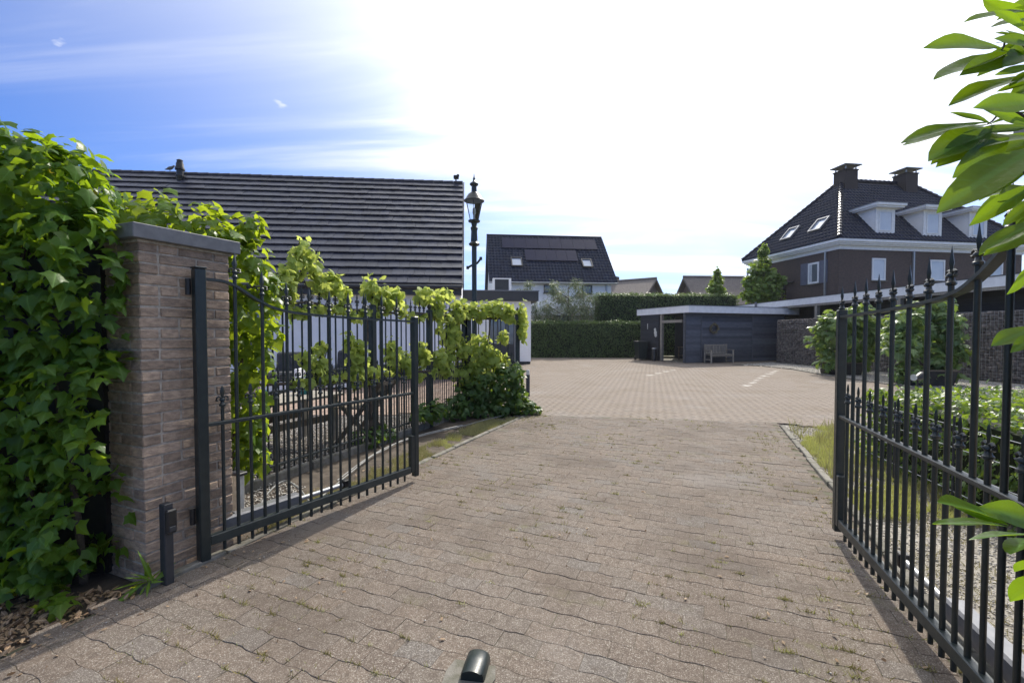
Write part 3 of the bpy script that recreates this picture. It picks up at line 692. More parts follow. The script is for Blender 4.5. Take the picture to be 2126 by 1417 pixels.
def flatbar(b, pts, hw, hh):                                     # rectangular section swept in the xz plane
    V = []; F = []
    for i, p in enumerate(pts):
        t = (Vector(pts[min(i + 1, len(pts) - 1)]) - Vector(pts[max(i - 1, 0)])).normalized(); n = Vector((-t.z, 0, t.x)); y = Vector((0, 1, 0)); p = Vector(p)
        V += [p + n * hh + y * hw, p + n * hh - y * hw, p - n * hh - y * hw, p - n * hh + y * hw]
    for i in range(len(pts) - 1):
        for k in range(4): F.append((i * 4 + k, i * 4 + (k + 1) % 4, i * 4 + 4 + (k + 1) % 4, i * 4 + 4 + k))
    F += [(0, 1, 2, 3), tuple(4 * (len(pts) - 1) + k for k in (3, 2, 1, 0))]
    b.add(V, F)
def gate(hinge, end, label, mirror):
    d = end - hinge; rz = math.atan2(d.y, d.x)
    g = empty('entrance_gate', hinge, rz, label, 'gate')
    L = d.length
    b = B().bbox((-.031, -.031, .01), (.031, .031, 1.855), .006); b.bbox((-.034, -.034, 1.855), (.034, .034, 1.866), .003); hp = b.build('hinge_post', M['iron'], g)
    for z in (1.74, .30):
        B().lathe([(.016, -.05), (.016, .05)], 10, (-.045, mirror * .035, z)).build('hinge', M['black'], hp)
    b = B().bbox((L - .027, -.027, .05), (L + .027, .027, 1.615), .005); ep = b.build('end_post', M['iron'], g)
    B().bbox((L - .075, -.024, .10), (L - .0275, .024, .46), .005).build('drop_bolt', M['iron'], ep)
    if mirror < 0:
        f = bpy.data.objects.new('finial', FIN); col.objects.link(f); f.parent = ep; f.location = (L, 0, 1.615)
    b = B(); flatbar(b, [(.03 + (L - .055) * i / 40, 0, top_z(.03 + (L - .055) * i / 40)) for i in range(41)], .020, .008); b.build('top_rail', M['iron_rail'], g)
    b = B().bbox((.0315, -.018, .858), (L - .028, .018, .882), .004); b.build('middle_rail', M['iron_rail'], g)
    b = B().bbox((.0315, -.022, .095), (L - .076, .022, .158), .005); b.build('bottom_rail', M['iron_rail'], g)
    nb = 19
    for i in range(1, nb + 1):
        x = .035 + (L - .09) * i / (nb + 1)
        if i % 2: bar_obj(x, .035, .98, .0105, g, FIN2)
        else: bar_obj(x, .035, round(top_z(x) + .045, 2), .0115, g, FIN)
    return g
LH, LE = Vector((-1.958, 2.855, 0)), Vector((-.952, 4.452, 0))
gate_l = gate(LH, LE, 'dark green iron gate leaf standing open in front of the brick pillar', 1)
RE = Vector((2.316, 3.20, 0)); RH = RE - Vector((math.sin(R(19.2)), math.cos(R(19.2)), 0)) * GL
gate_r = gate(RH, RE, 'dark green iron gate leaf standing open in front of the laurel and gravel', -1)
# underground-arm gate openers behind the leaves
for nm, h_, e_, side, lab, t0, t1 in (('gate_opener', LH, LE, 1, 'grey motor arm along the foot of the left gate', .10, 1.15), ('gate_opener', RH, RE, -1, 'grey motor arm along the foot of the right gate', .05, 1.28)):
    d = e_ - h_; rz = math.atan2(d.y, d.x); u = d.normalized(); n_ = Vector((-u.y, u.x, 0)) * side
    g = empty(nm, h_ + n_ * .15 + u * t0, rz, lab, 'gate opener'); L = t1 - t0
    B().bbox((0, -.045, .09), (L * .62, .045, .195), .012).build('housing', M['alu'], g)
    B().tube([(L * .60, 0, .14), (L, 0, .14)], .020, 12).build('piston', M['steel'], g, True)
    B().bbox((L, -.03, .10), (L + .06, .03, .18), .006).build('end_bracket', M['black'], g)
    B().bbox((-.06, -.05, .02), (0.0, .05, .17), .01).build('rear_bracket', M['black'], g)
    B().tube([(L * .15, .0, .19), (L * .1, .01, .24), (-.02, .02, .22), (-.07, .02, .08)], .012, 8).build('cable', M['black'], g, True)
# keypad post in front of the pillar
kp = G(348, 1210); g = empty('keypad_post', kp, ROTD, 'short anthracite post with black key switch box before the brick pillar', 'post')
B().bbox((-.026, -.024, 0), (.026, .024, .47), .004).build('post', M['anthracite'], g)
bx = B().bbox((.0265, -.026, .30), (.054, .030, .44), .008).build('key_box', M['black'], g)
B().bbox((.0545, -.018, .315), (.061, .018, .345), .003).build('lock_plate', M['anthracite'], bx)
# gate stop in the paving
g = empty('gate_stop', G(975, 1400), ROTD + .25, 'dark green metal gate stop on a concrete patch in the driveway', 'gate stop')
b = B(); V = []; F = []; nx = 12
for j, y in enumerate((-.070, -.062, .0, .06, .068)):
    for i in range(nx + 1):
        t = math.pi * i / nx; sc = .93 if j in (0, 4) else 1; x = -.052 * math.cos(t) * sc
        z = (.056 * math.sin(t) ** .6 + .004) * (sc if j else .95) * (1 - .18 * (j / 4))
        V.append((x, y + (-.012 if j == 0 and 2 < i < 10 else 0), z))
for j in range(4):
    for i in range(nx): F.append((j * 13 + i, j * 13 + i + 1, j * 13 + 14 + i, j * 13 + 13 + i))
F += [tuple(range(13)), tuple(52 + k for k in range(12, -1, -1))]; b.add(V, F); b.build('housing', M['iron'], g, True)
cp_ = B(); pts = [(x + random.gauss(0, .006), y + random.gauss(0, .006)) for x, y in ((x_ * .74, y_ * .74) for x_, y_ in ((-.13, -.09), (-.04, -.10), (.06, -.095), (.14, -.09), (.145, 0), (.14, .09), (.05, .105), (-.05, .095), (-.13, .10), (-.14, 0)))]
cp_.prism(pts, -.05, .006); cp_.build('concrete_patch', M['kerb'], g); g.children[-1].location = (.02, .03, 0)
# white plastic socket post behind the pillar
wp = empty('socket_post', G(496, 1095), ROTD, 'white plastic cable post with dark cap behind the left gate', 'post')
B().bbox((-.035, -.025, 0), (.035, .025, .40), .004).build('post', M['white_plastic'], wp)
B().bbox((-.045, -.035, .40), (.06, .035, .425), .006).build('cap', M['anthracite'], wp)

# ------------------------------------------------------------ railing fence
FA = Vector((-2.56, 4.0, 0)); FB = Vector((-.87, 8.28, 0)); FC = Vector((.10, 8.50, 0))
def knob_post(b, x, z, hw): b.bbox((x - hw, -hw, -.05), (x + hw, hw, z), .005); b.lathe([(hw * 1.3, 0), (hw * 1.3, .015), (.018, .03), (.034, .055), (.036, .075), (.022, .105), (.006, .14)], 10, (x, 0, z))
def fence(a, b_, label, posts, n):
    d = b_ - a; f = empty('railing_fence', a, math.atan2(d.y, d.x), label, 'fence'); L = d.length
    for x in posts:
        q = B(); knob_post(q, x, 1.80, .04); q.build('post', M['iron'], f)
    for k, (p0, p1) in enumerate(zip(posts[:-1], posts[1:])):
        for z, nm in ((1.735, 'top_rail'), (.87, 'middle_rail'), (.14, 'bottom_rail')):
            B().bbox((p0 + .041, -.018, z - .011), (p1 - .041, .018, z + .011), .003).build(nm, M['iron_rail'], f)
        m = max(2, round((p1 - p0) * n))
        for i in range(1, 2 * m):
            x = p0 + .04 + (p1 - p0 - .08) * i / (2 * m)
            if i % 2: bar_obj(x, .07, .97, .009, f, FIN2)
            else: bar_obj(x, .07, 1.79, .010, f, FIN)
    return f
fl = (FB - FA).length
i773 = isect(773, 700, FA, Vector(((FB - FA).y, -(FB - FA).x, 0))); x773 = (i773 - FA).dot((FB - FA).normalized())
fence1 = fence(FA, FB, 'long dark green railing fence carrying vines beside the driveway', [0, x773, (x773 + fl) / 2 + .1, fl], 8.0)
fence2 = fence(FB, FC, 'short railing fence end buried in ivy before the white annex', [.085, (FC - FB).length], 7.0)
d = (FB - FA).normalized(); n_ = Vector((-d.y, d.x, 0))
eb = empty('concrete_edging', FA, math.atan2(d.y, d.x), 'mossy concrete edging under the railing fence', 'edging')
for i in range(int(fl)): B().bbox((i + .005, -.03, -.08), (i + .995, .03, .055), .008).build('edging_slab', M['kerb'], eb)
# hoses on the ground along the fence
def crv(pts, n=8):
    out = []; P = [Vector(p) for p in pts]
    for i in range(len(P) - 1):
        a, b_, c, e = P[max(i - 1, 0)], P[i], P[i + 1], P[min(i + 2, len(P) - 1)]
        for k in range(n):
            t = k / n; out.append(.5 * ((2 * b_) + (c - a) * t + (2 * a - 5 * b_ + 4 * c - e) * t * t + (3 * b_ - a - 3 * c + e) * t ** 3))
    return out + [P[-1]]
def gz(px, py, z=.015): p = G(px, py); p.z = z; return p
h1 = B().tube(crv([gz(530, 1082, .02), gz(552, 1040, .05), gz(590, 1018, .09), gz(622, 1026, .05), gz(645, 1045), gz(672, 1030), gz(720, 990), gz(770, 950), gz(800, 935), gz(835, 916), gz(890, 900), gz(960, 884)]), .008, 8).build('garden_hose', M['hose'], None, True)
tag(h1, 'pale grey hose looping on the ground behind the left gate', 'hose')
h2 = B().tube(crv([gz(700, 1000), gz(760, 955), gz(815, 925), gz(880, 905), gz(960, 886), gz(1010, 872), gz(1050, 862), gz(1072, 852, .04), gz(1074, 845, .10)]), .007, 8).build('garden_hose', M['hose'], None, True)
tag(h2, 'thin grey hose running to the fence corner under the ivy', 'hose')

# ------------------------------------------------------------ climbing plants
def pick(pos, size, n, near=None):
    s_ = score(pos, size)
    if near is not None: s_ = s_ * near
    idx = np.argsort(-s_)[:n]; m = np.zeros(len(pos), bool); m[idx] = True; return m
def plant(name, label, cat, base, ells, n, T, lm, size, nparts, stems=(), depth=(.70, 1.06), noise=.14, cut=.72, up=.5, droop=1., rnd=.6, out=1., group=None, front=True, jitter=.48, stem_mat=None, extra=None, keep=None):
    e = empty(name, base, 0, label, cat, group)
    pos, q = shell(ells, n, depth, noise, cut)
    if extra is not None: pos = np.concatenate([pos, extra[0]]); q = np.concatenate([q, extra[1]])
    if keep is not None: m = keep(pos); pos = pos[m]; q = q[m]
    lx = (pos - np.array(P0)) @ np.array(AX); ly = -(pos - np.array(P0)) @ np.array(RX)
    m = (pos[:, 2] > .015) & ~((lx > -.03) & (lx < PLW + .07) & (ly > -.14) & (ly < PLD + .06) & (pos[:, 2] < 2.16)); pos = pos[m]; q = q[m]
    nr, al = orient(q, out, up, rnd, droop); sz = size * rng.uniform(1 - jitter, 1 + jitter, len(pos))
    cam_v = unit(np.array([[0, 0, CAM_H]]) - pos); facing = np.clip(np.sum(cam_v * q, axis=1) + .2, .02, 1)
    mm = pick(pos, sz, nparts, facing) if nparts else np.zeros(len(pos), bool)
    if nparts: leafparts('leaf', [tmesh('leaf', T, lm)], pos[mm], nr[mm], al[mm], sz[mm], e)
    if (~mm).sum():
        o = cloud('foliage', T, pos[~mm] - np.array(base), nr[~mm], al[~mm], sz[~mm], lm, e)
    for s_ in stems:
        pts, r = s_; b = B().tube([Vector(p) - Vector(base) for p in crv(pts, 5)], r if not isinstance(r, tuple) else list(np.linspace(r[0], r[1], len(crv(pts, 5)))), 7); b.build('stem', stem_mat or M['vinewood'], e, True)
    return e
# the tall ivy hedge left of the pillar
hx = -3.6
ivy_e = []
for k in range(17):
    t = k / 16; x = -2.34 - 1.8 * t
    for z in np.arange(.35, 2.45, .38):
        if x > -2.45 and (z > 2.1 or z < .5): continue
        ivy_e.append((x + random.gauss(0, .05), 2.60 + random.gauss(0, .04) + .02 * t, z + random.gauss(0, .06), .26, .26 + random.gauss(0, .03), .28))
for x, z, rx, rz in ((-2.55, 2.24, .22, .16), (-2.75, 2.38, .25, .20), (-3.0, 2.44, .3, .2), (-3.3, 2.48, .3, .2), (-2.38, 1.98, .16, .18), (-2.30, 1.75, .14, .2), (-2.62, .14, .12, .10)):
    ivy_e.append((x, 2.50, z, rx, .24, rz))
stem1 = [([(-2.5 - .25 * i, 2.62, 0), (-2.48 - .25 * i, 2.55, .6), (-2.6 - .22 * i, 2.58, 1.3), (-2.5 - .25 * i, 2.6, 2.1)], (.022, .008)) for i in range(6)]
plant('ivy_hedge', 'tall dark ivy hedge covering the left edge beside the brick pillar', 'ivy', (-2.7, 2.6, 0), ivy_e, 12500, T_IVY, M['ivy'], .070, 300, stem1, (.60, 1.04), .09, .66, .55, 1.0, .55, keep=lambda p: ~((p[:, 0] > -2.22) & (p[:, 2] < 1.55) | (p[:, 0] > -2.36) & (p[:, 2] < .7) & (p[:, 1] < 2.6)))
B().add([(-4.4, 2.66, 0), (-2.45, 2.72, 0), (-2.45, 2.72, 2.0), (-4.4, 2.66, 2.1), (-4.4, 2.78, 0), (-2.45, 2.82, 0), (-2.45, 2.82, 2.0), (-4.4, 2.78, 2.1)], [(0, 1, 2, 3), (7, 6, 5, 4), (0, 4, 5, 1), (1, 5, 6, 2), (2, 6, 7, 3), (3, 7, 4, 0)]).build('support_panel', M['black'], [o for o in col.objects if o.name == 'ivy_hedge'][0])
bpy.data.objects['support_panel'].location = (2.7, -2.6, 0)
# ivy behind the pillar, spilling over the fence start
e2 = [(-2.95, 3.3, 2.15, .35, .3, .26), (-2.62, 3.35, 2.2, .32, .28, .25), (-2.30, 3.45, 2.12, .26, .25, .28), (-2.14, 3.55, 1.90, .26, .24, .32), (-2.06, 3.6, 1.62, .24, .22, .3), (-2.12, 3.65, 1.3, .20, .2, .3), (-2.2, 3.75, .98, .17, .18, .26), (-2.24, 3.8, .68, .16, .16, .22), (-2.22, 3.85, .42, .13, .14, .16), (-2.05, 3.6, 2.28, .09, .09, .11), (-2.75, 3.4, 1.7, .3, .25, .3), (-2.5, 3.5, 1.3, .2, .2, .4)]
plant('ivy_mass', 'bright green ivy spilling over the fence behind the pillar cap', 'ivy', (-2.3, 3.6, 0), e2, 2300, T_IVY, M['ivy2'], .082, 300, [([(-2.4, 3.75, 0), (-2.25, 3.7, .8), (-2.2, 3.65, 1.5), (-2.5, 3.45, 2.1)], (.02, .008))], (.65, 1.08), .16, .68, .6)
# grape vine on the two rails
FN = Vector(((FB - FA).y, -(FB - FA).x, 0)).normalized(); FD = (FB - FA).normalized()
FN2 = Vector(((FC - FB).y, -(FC - FB).x, 0)).normalized()
def fpt(px, py):
    p = isect(px, py, FA, FN)
    if (p - FA).dot(FD) > fl: p = isect(px, py, FB, FN2)
    return p
def fell(lst, dep=.15, push=0):
    out = []
    for (px, py, rx, ry) in lst:
        p = fpt(px, py); k = p.y / FPX; p = p - Vector((0, push, 0)); out.append((p.x, p.y, p.z, max(rx * k, .05), dep, ry * k))
    return out
top_l = [(556, 590, 18, 28), (590, 585, 24, 38), (612, 555, 20, 32), (630, 520, 9, 32), (650, 545, 16, 30), (663, 585, 26, 30), (690, 590, 22, 26), (715, 608, 16, 18), (768, 600, 18, 30), (790, 608, 18, 28), (820, 618, 18, 26), (800, 632, 20, 14), (880, 612, 20, 22), (905, 625, 20, 26), (925, 610, 14, 16)]
mid_l = [(640, 742, 16, 24), (662, 762, 18, 24), (668, 722, 9, 16), (728, 710, 14, 24), (745, 740, 22, 26), (765, 768, 24, 22), (735, 770, 16, 18), (812, 728, 18, 30), (838, 752, 24, 26), (872, 735, 22, 28), (905, 742, 18, 24), (925, 745, 16, 22)]
vine_e = fell(top_l, .13) + fell(mid_l, .13) + fell([(px, 634 + (px - 560) * .055 + random.gauss(0, 4), 13, random.uniform(6, 13)) for px in range(565, 950, 24)] + [(px, 790 - (px - 600) * .06 + random.gauss(0, 5), 12, random.uniform(5, 12)) for px in range(610, 950, 26)], .09)
def twig(pts, j=.012): return [(fpt(a, b) + Vector((random.gauss(0, j), -.03 + random.gauss(0, j), random.gauss(0, j)))) for a, b in pts]
vst = [(twig([(560, 622), (600, 628), (650, 632), (700, 640), (760, 642), (810, 650), (860, 648), (905, 652), (950, 656)]), .014), (twig([(520, 800), (580, 798), (640, 796), (700, 792), (760, 782), (820, 776), (880, 770), (945, 764)]), .016),
       (twig([(760, 642), (765, 690), (760, 740), (768, 782), (770, 850), (772, 925)]), .018), (twig([(640, 600), (630, 545), (627, 495)]), .006), (twig([(668, 790), (675, 745), (690, 700)]), .005), (twig([(560, 622), (552, 700), (560, 795)]), .010)]
plant('grape_vine', 'pale green grape vine trained along the rails of the long fence', 'vine', FA + FD * 2, vine_e, 2700, T_VINE, M['vine'], .080, 300, vst, (.35, 1.08), .18, .55, .35, 1.1, .8)
cor = [(915, 660, 12, 30), (935, 690, 18, 34), (948, 650, 18, 28), (965, 640, 22, 20), (992, 650, 20, 16), (1010, 640, 22, 20), (1040, 642, 22, 18), (1058, 652, 16, 16), (1085, 655, 9, 28), (1085, 690, 7, 18), (950, 720, 26, 30), (978, 745, 30, 34), (1000, 715, 24, 26), (1018, 740, 24, 26), (962, 775, 26, 26), (1000, 775, 28, 24), (1038, 752, 20, 20), (1045, 700, 8, 16), (925, 762, 16, 16)]
plant('grape_vine', 'dense light green grape vine over the fence corner in front of the annex', 'vine', FB, fell(cor, .17, .05), 1500, T_VINE, M['vine'], .095, 220, [(twig([(950, 656), (1000, 662), (1060, 662)]), .013), (twig([(955, 850), (950, 760), (955, 680)]), .016), (twig([(1010, 850), (1000, 770), (1015, 700), (1020, 662)]), .012)], (.4, 1.08), .18, .55, .35, 1.1, .8)
low = [(905, 845, 28, 18), (880, 850, 14, 10), (950, 845, 26, 26), (975, 820, 30, 32), (1010, 800, 32, 34), (1050, 790, 28, 36), (1072, 780, 14, 34), (1000, 845, 36, 26), (1040, 835, 32, 26), (1075, 825, 18, 24), (985, 868, 24, 14), (1095, 836, 14, 10), (1110, 842, 12, 5)]
plant('ivy_mass', 'low dark ivy bush at the foot of the fence corner', 'ivy', FB + Vector((.3, 0, 0)), fell(low, .26, .30), 2600, T_IVY, M['ivy_dark'], .085, 220, [(twig([(1000, 880), (1000, 820), (1020, 780)]), .02)], (.6, 1.08), .16, .66, .5)
# low plants along the garden side of the fence
plant('bedding_plant', 'small green clump growing at the foot of the middle fence post', 'plant', fpt(772, 915), [(*(fpt(765, 908) + Vector((0, 0, 0))), .18, .12, .14), (*fpt(790, 895), .15, .12, .12), (*fpt(812, 905), .1, .1, .08)], 380, T_OVAL, M['ivy_dark'], .06, 0)
plant('ground_weed', 'dandelion-like weed at the foot of the brick pillar', 'weed', G(312, 1222), [(*(G(312, 1222) + Vector((0, 0, .05))), .07, .06, .06)], 26, T_SLIM, M['ivy2'], .15, 14, (), (.1, .5), 0, .2, 1.2, -.2, .4)
plant('ivy_sprig', 'small bright ivy sprig trailing over the dead leaves', 'ivy', G(120, 1275), [(*(G(120, 1268) + Vector((0, 0, .03))), .10, .06, .05), (*(G(105, 1245) + Vector((0, 0, .06))), .06, .06, .06)], 44, T_IVY, M['ivy2'], .065, 30, (), (.2, 1.0), .1, .2, 1.0)

# ------------------------------------------------------------ laurel leaves close to the camera on the right
LT = [laurel_t(k) for k in range(6)]; LMs = [tmesh('leaf', t, M['laurel'], True) for t in LT]
lau = empty('laurel_shrub', (1.35, .80, 0), 0, 'glossy laurel branches reaching in from the right edge', 'shrub')
def laurel_leaf(p0, p1, k, nrm=None):
    a = p1 - p0; L = a.length; a.normalize()
    n = Vector((nrm[0], nrm[1] * 1.15, nrm[2])) if nrm is not None else Vector((random.gauss(-.1, .35), random.gauss(-.35, .35), 1))
    n = (n - a * n.dot(a)).normalized(); s_ = a.cross(n)
    o = bpy.data.objects.new('leaf', LMs[k % 6]); col.objects.link(o); o.parent = lau; o.matrix_basis = axes(p0 - Vector(lau.location), s_ * L, a * L, n * L)
LY = .80
lv = [  # base px,py -> tip px,py, depth, normal hint
    ((2140, 25), (2012, 26), .80, (0, -.6, 1)), ((2150, 5), (2070, -15), .8, (0, -.7, .6)), ((2075, 100), (1942, 75), .76, (-.1, -1, .7)), ((2130, 60), (2068, 20), .74, (-.6, -1, .2)), ((2150, 95), (2070, 75), .78, (-.3, -1, .2)),
    ((2110, 112), (1948, 140), .84, (0, -.4, 1)), ((2110, 116), (2012, 138), .82, (0, -.9, .6)), ((2150, 135), (2066, 155), .76, (.2, -1, .3)), ((2130, 158), (1982, 192), .84, (0, -.5, 1)), ((2140, 170), (2070, 188), .82, (.2, -.8, .5)), ((2150, 180), (2100, 200), .8, (0, -.5, 1)),
    ((2060, 258), (1978, 228), .80, (-.2, -.8, .8)), ((2150, 215), (2045, 210), .74, (-.2, -1, .3)), ((2140, 262), (2042, 222), .77, (-.3, -1, .4)), ((2050, 255), (1880, 272), .80, (0, -.45, 1)), ((2052, 258), (1876, 292), .83, (.05, -.5, 1)), ((2055, 262), (1932, 322), .82, (.2, -.7, .8)), ((2060, 265), (1955, 335), .79, (.2, -.7, .8)), ((2075, 268), (1945, 318), .84, (.1, -.5, 1)),
    ((2150, 262), (2022, 275), .78, (0, -.7, .8)), ((2150, 285), (2010, 285), .80, (0, -.5, 1)), ((2095, 285), (1988, 362), .78, (.4, -.9, .7)), ((2150, 305), (1948, 430), .72, (.3, -.7, .9)), ((2100, 340), (2068, 372), .78, (.3, -1, .3)), ((2160, 330), (2032, 408), .76, (.2, -.6, 1)), ((2150, 345), (2075, 365), .8, (.2, -.9, .5)), ((2160, 375), (2018, 462), .73, (.3, -.8, .8)), ((2150, 415), (2085, 465), .77, (.3, -.6, .9)),
    ((2165, 455), (2046, 512), .74, (.1, -.5, 1)), ((2165, 470), (2050, 520), .78, (.1, -.6, 1)), ((2150, 540), (2104, 610), .72, (.3, -1, .2)), ((2150, 680), (2064, 714), .76, (0, -.6, 1)), ((2160, 690), (2110, 722), .74, (.2, -.6, 1)),
    ((2160, 40), (2060, 48), .82, (.1, -.4, 1)), ((2160, 195), (2080, 232), .83, (.1, -.6, 1)), ((2150, 230), (2060, 250), .82, (0, -.5, 1)), ((2160, 300), (2070, 320), .83, (.1, -.5, 1)), ((2160, 315), (2085, 345), .8, (.1, -.7, 1)), ((2160, 390), (2090, 395), .8, (.1, -.5, 1)), ((2160, 90), (2090, 130), .82, (.1, -.8, .6)), ((2160, 140), (2095, 175), .83, (0, -.5, 1)),
    ((2092, 1092), (1938, 1074), .72, (0, .1, 1)), ((2095, 1090), (1985, 1048), .70, (-.3, -.6, .9)), ((2090, 1080), (1955, 1035), .73, (0, -.2, 1)), ((2160, 1085), (2066, 1052), .70, (-.2, -.9, .7)), ((2150, 1108), (2010, 1112), .74, (0, .2, 1)), ((2150, 1115), (2090, 1140), .72, (0, .3, 1)), ((2160, 1195), (2098, 1238), .70, (.1, -.3, 1)), ((2160, 1165), (2105, 1175), .72, (0, -.3, 1))]
for k, (a, b_, y, nh) in enumerate(lv): laurel_leaf(W(a[0], a[1], y), W(b_[0], b_[1], y + random.gauss(-.02, .03)), k, nh)
for k in range(30):                                               # inner leaves along the frame edge
    py = random.uniform(-40, 500); y = random.uniform(.80, .95) if k < 20 else random.uniform(.95, 1.2); a = (random.uniform(2150, 2250), py); ln_ = random.uniform(90, 165); an_ = random.gauss(.25, .45)
    laurel_leaf(W(a[0], a[1], y), W(a[0] - ln_ * math.cos(an_), a[1] + ln_ * math.sin(an_), y + random.gauss(0, .05)), k, (random.gauss(0, .3), random.gauss(-.6, .3), 1))
for k in range(240):                                              # the rest of the shrub, outside the frame
    c = Vector((random.uniform(1.05, 1.55), random.uniform(.45, 1.15), random.uniform(.15, 2.35)))
    if c.x / c.y < 1.22: continue
    a = Vector((random.gauss(-.3, .8), random.gauss(0, .8), random.gauss(-.1, .5))).normalized()
    e_ = c + a * .13
    if e_.x / max(e_.y, .1) < 1.14: continue
    laurel_leaf(c, e_, k)
for pts, r in (([(1.38, .8, 0), (1.3, .82, .8), (1.32, .85, 1.4), (1.25, .82, 2.2)], .012), ([(1.32, .85, 1.4), tuple(W(2160, 270, .8)), tuple(W(2050, 258, .80))], .004), ([(1.3, .84, 1.5), tuple(W(2150, 118, .8)), tuple(W(2080, 104, .80))], .004), ([(1.3, .82, .9), tuple(W(2160, 1105, .72)), tuple(W(2085, 1090, .72))], .004), ([(1.3, .84, 1.3), tuple(W(2170, 420, .76)), tuple(W(2120, 330, .75))], .004)):
    cc = crv(pts, 5); B().tube([Vector(p) - Vector(lau.location) for p in cc], list(np.linspace(r, r * .3, len(cc))), 7).build('stem', M['bark'], lau, True)
# ------------------------------------------------------------ roofs
def pantiles(name, O, U_, V_, nrm, poly, tw, tl, material, parent, amp=.022, lip=.03):
    """corrugated tiles over a polygon given in (u,v) on a roof plane; V_ points up the slope"""
    us = [p[0] for p in poly]; vs_ = [p[1] for p in poly]; nu = int((max(us) - min(us)) / tw) + 1; nv = int((max(vs_) - min(vs_)) / tl) + 1
    cu, cv = np.meshgrid(np.arange(nu), np.arange(nv)); u0 = min(us) + cu.ravel() * tw; v0 = min(vs_) + cv.ravel() * tl
    m = inpoly(u0 + tw / 2, v0 + tl / 2, poly); u0 = u0[m]; v0 = v0[m]; n = len(u0); K = 6
    prof = [(k / (K - 1), amp * (math.cos(2 * math.pi * (k / (K - 1)) ** 1.3))) for k in range(K)]
    loc = np.zeros((n, K * 3, 3))
    for k, (a, z) in enumerate(prof):
        for r, (vv, zo) in enumerate(((0, 0.0), (0, lip), (tl * 1.06, .004))):
            loc[:, r * K + k, 0] = u0 + a * tw; loc[:, r * K + k, 1] = v0 + vv; loc[:, r * K + k, 2] = (z + zo + amp) if r else -.01
    O, U_, V_, nrm = (np.array(x, float) for x in (O, U_, V_, nrm))
    Wd = O + loc[..., 0:1] * U_ + loc[..., 1:2] * V_ + loc[..., 2:3] * nrm
    f = [(r * K + k, r * K + k + 1, (r + 1) * K + k + 1, (r + 1) * K + k) for r in (0, 1) for k in range(K - 1)]
    F = (np.array(f)[None] + (np.arange(n) * K * 3)[:, None, None]).reshape(-1, 4)
    o = link(name, npmesh(name, Wd.reshape(-1, 3), F), parent, material); o['kind'] = 'stuff'; return o
def quad(b, pts): b.add(pts, [tuple(range(len(pts)))])
def window(parent, M4, w_, h_, fr=.07, dep=.06, glass='pane', sill=True, bars=(), name='window', curtain=False, frame='white_trim'):
    """M4: x right, y outward, z up; origin bottom-left of the opening"""
    b = B(); b.box((0, 0, 0), (fr, dep, h_), M4); b.box((w_ - fr, 0, 0), (w_, dep, h_), M4); b.box((fr, 0, 0), (w_ - fr, dep, fr), M4); b.box((fr, 0, h_ - fr), (w_ - fr, dep, h_), M4)
    for x in bars: b.box((x - .02, .006, fr), (x + .02, dep - .006, h_ - fr), M4)
    wo_ = b.build(name, M[frame], parent)
    B().box((fr, .004, fr), (w_ - fr, .016, h_ - fr), M4).build('pane', M[glass], wo_)
    if curtain:
        B().box((fr + .02, .017, fr), (w_ * .34, .020, h_ - fr), M4).build('curtain', M['curtain'], wo_)
    if sill: B().box((-.06, 0, -.06), (w_ + .06, dep + .07, -.003), M4).build('sill', M['kerb'], wo_)
    return wo_

# ------------------------------------------------------------ long house on the left
LHO = Vector((-1.62, 14.5, 0)); lrot = math.atan(.1)
lh = empty('garden_house', LHO, lrot, 'long white house with dark flat tiled roof behind the railing fence', 'house')
EAVE, RID, RUN = 2.95, 7.70, 4.72; XL = -19.0
B().box((XL, 0, .22), (0, .25, EAVE - .12)).build('front_wall', M['white_wall'], lh)
B().box((XL, .012, 0), (0 - .012, .24, .217)).build('plinth', M['anthracite'], lh)
b = B(); b.add([(-.25, .253, 0), (0, .253, 0), (0, 2 * RUN, 0), (-.25, 2 * RUN, 0), (-.25, .253, EAVE - .1), (0, .253, EAVE - .1), (0, RUN, RID - .15), (-.25, RUN, RID - .15), (0, 2 * RUN, EAVE - .1), (-.25, 2 * RUN, EAVE - .1)], [(1, 2, 8, 6, 5), (0, 4, 7, 9, 3), (4, 5, 6, 7), (7, 6, 8, 9), (0, 1, 5, 4), (2, 3, 9, 8)]); b.build('gable_wall', M['white_wall'], lh)
B().box((XL, 2 * RUN, 0), (-.253, 2 * RUN + .2, EAVE - .1)).build('back_wall', M['white_wall'], lh)
sl_ = Vector((0, RUN + .30, RID - EAVE + .0)); sv_ = sl_.normalized(); sn = Vector((0, -sv_.z, sv_.y)); slen = sl_.length
b = B(); o0 = Vector((XL, -.30, EAVE)); 
b.add([o0, o0 + Vector((-XL + .04, 0, 0)), o0 + Vector((-XL + .04, 0, 0)) + sl_, o0 + sl_, o0 - sn * .14, o0 + Vector((-XL + .04, 0, 0)) - sn * .14, o0 + Vector((-XL + .04, 0, 0)) + sl_ - sn * .14, o0 + sl_ - sn * .14], [(0, 1, 2, 3), (7, 6, 5, 4), (0, 4, 5, 1), (1, 5, 6, 2), (3, 2, 6, 7), (0, 3, 7, 4)])
rf = b.build('roof', M['roof'], lh)
b = B(); o1 = Vector((XL, RUN + .012, RID)); dn = Vector((0, RUN + .3, -(RID - EAVE))); b.add([o1, o1 + Vector((-XL + .04, 0, 0)), o1 + Vector((-XL + .04, 0, 0)) + dn, o1 + dn], [(0, 1, 2, 3)]); b.build('roof_back', M['roof'], rf)
NCs, TW = 17, .335; TL = slen / NCs
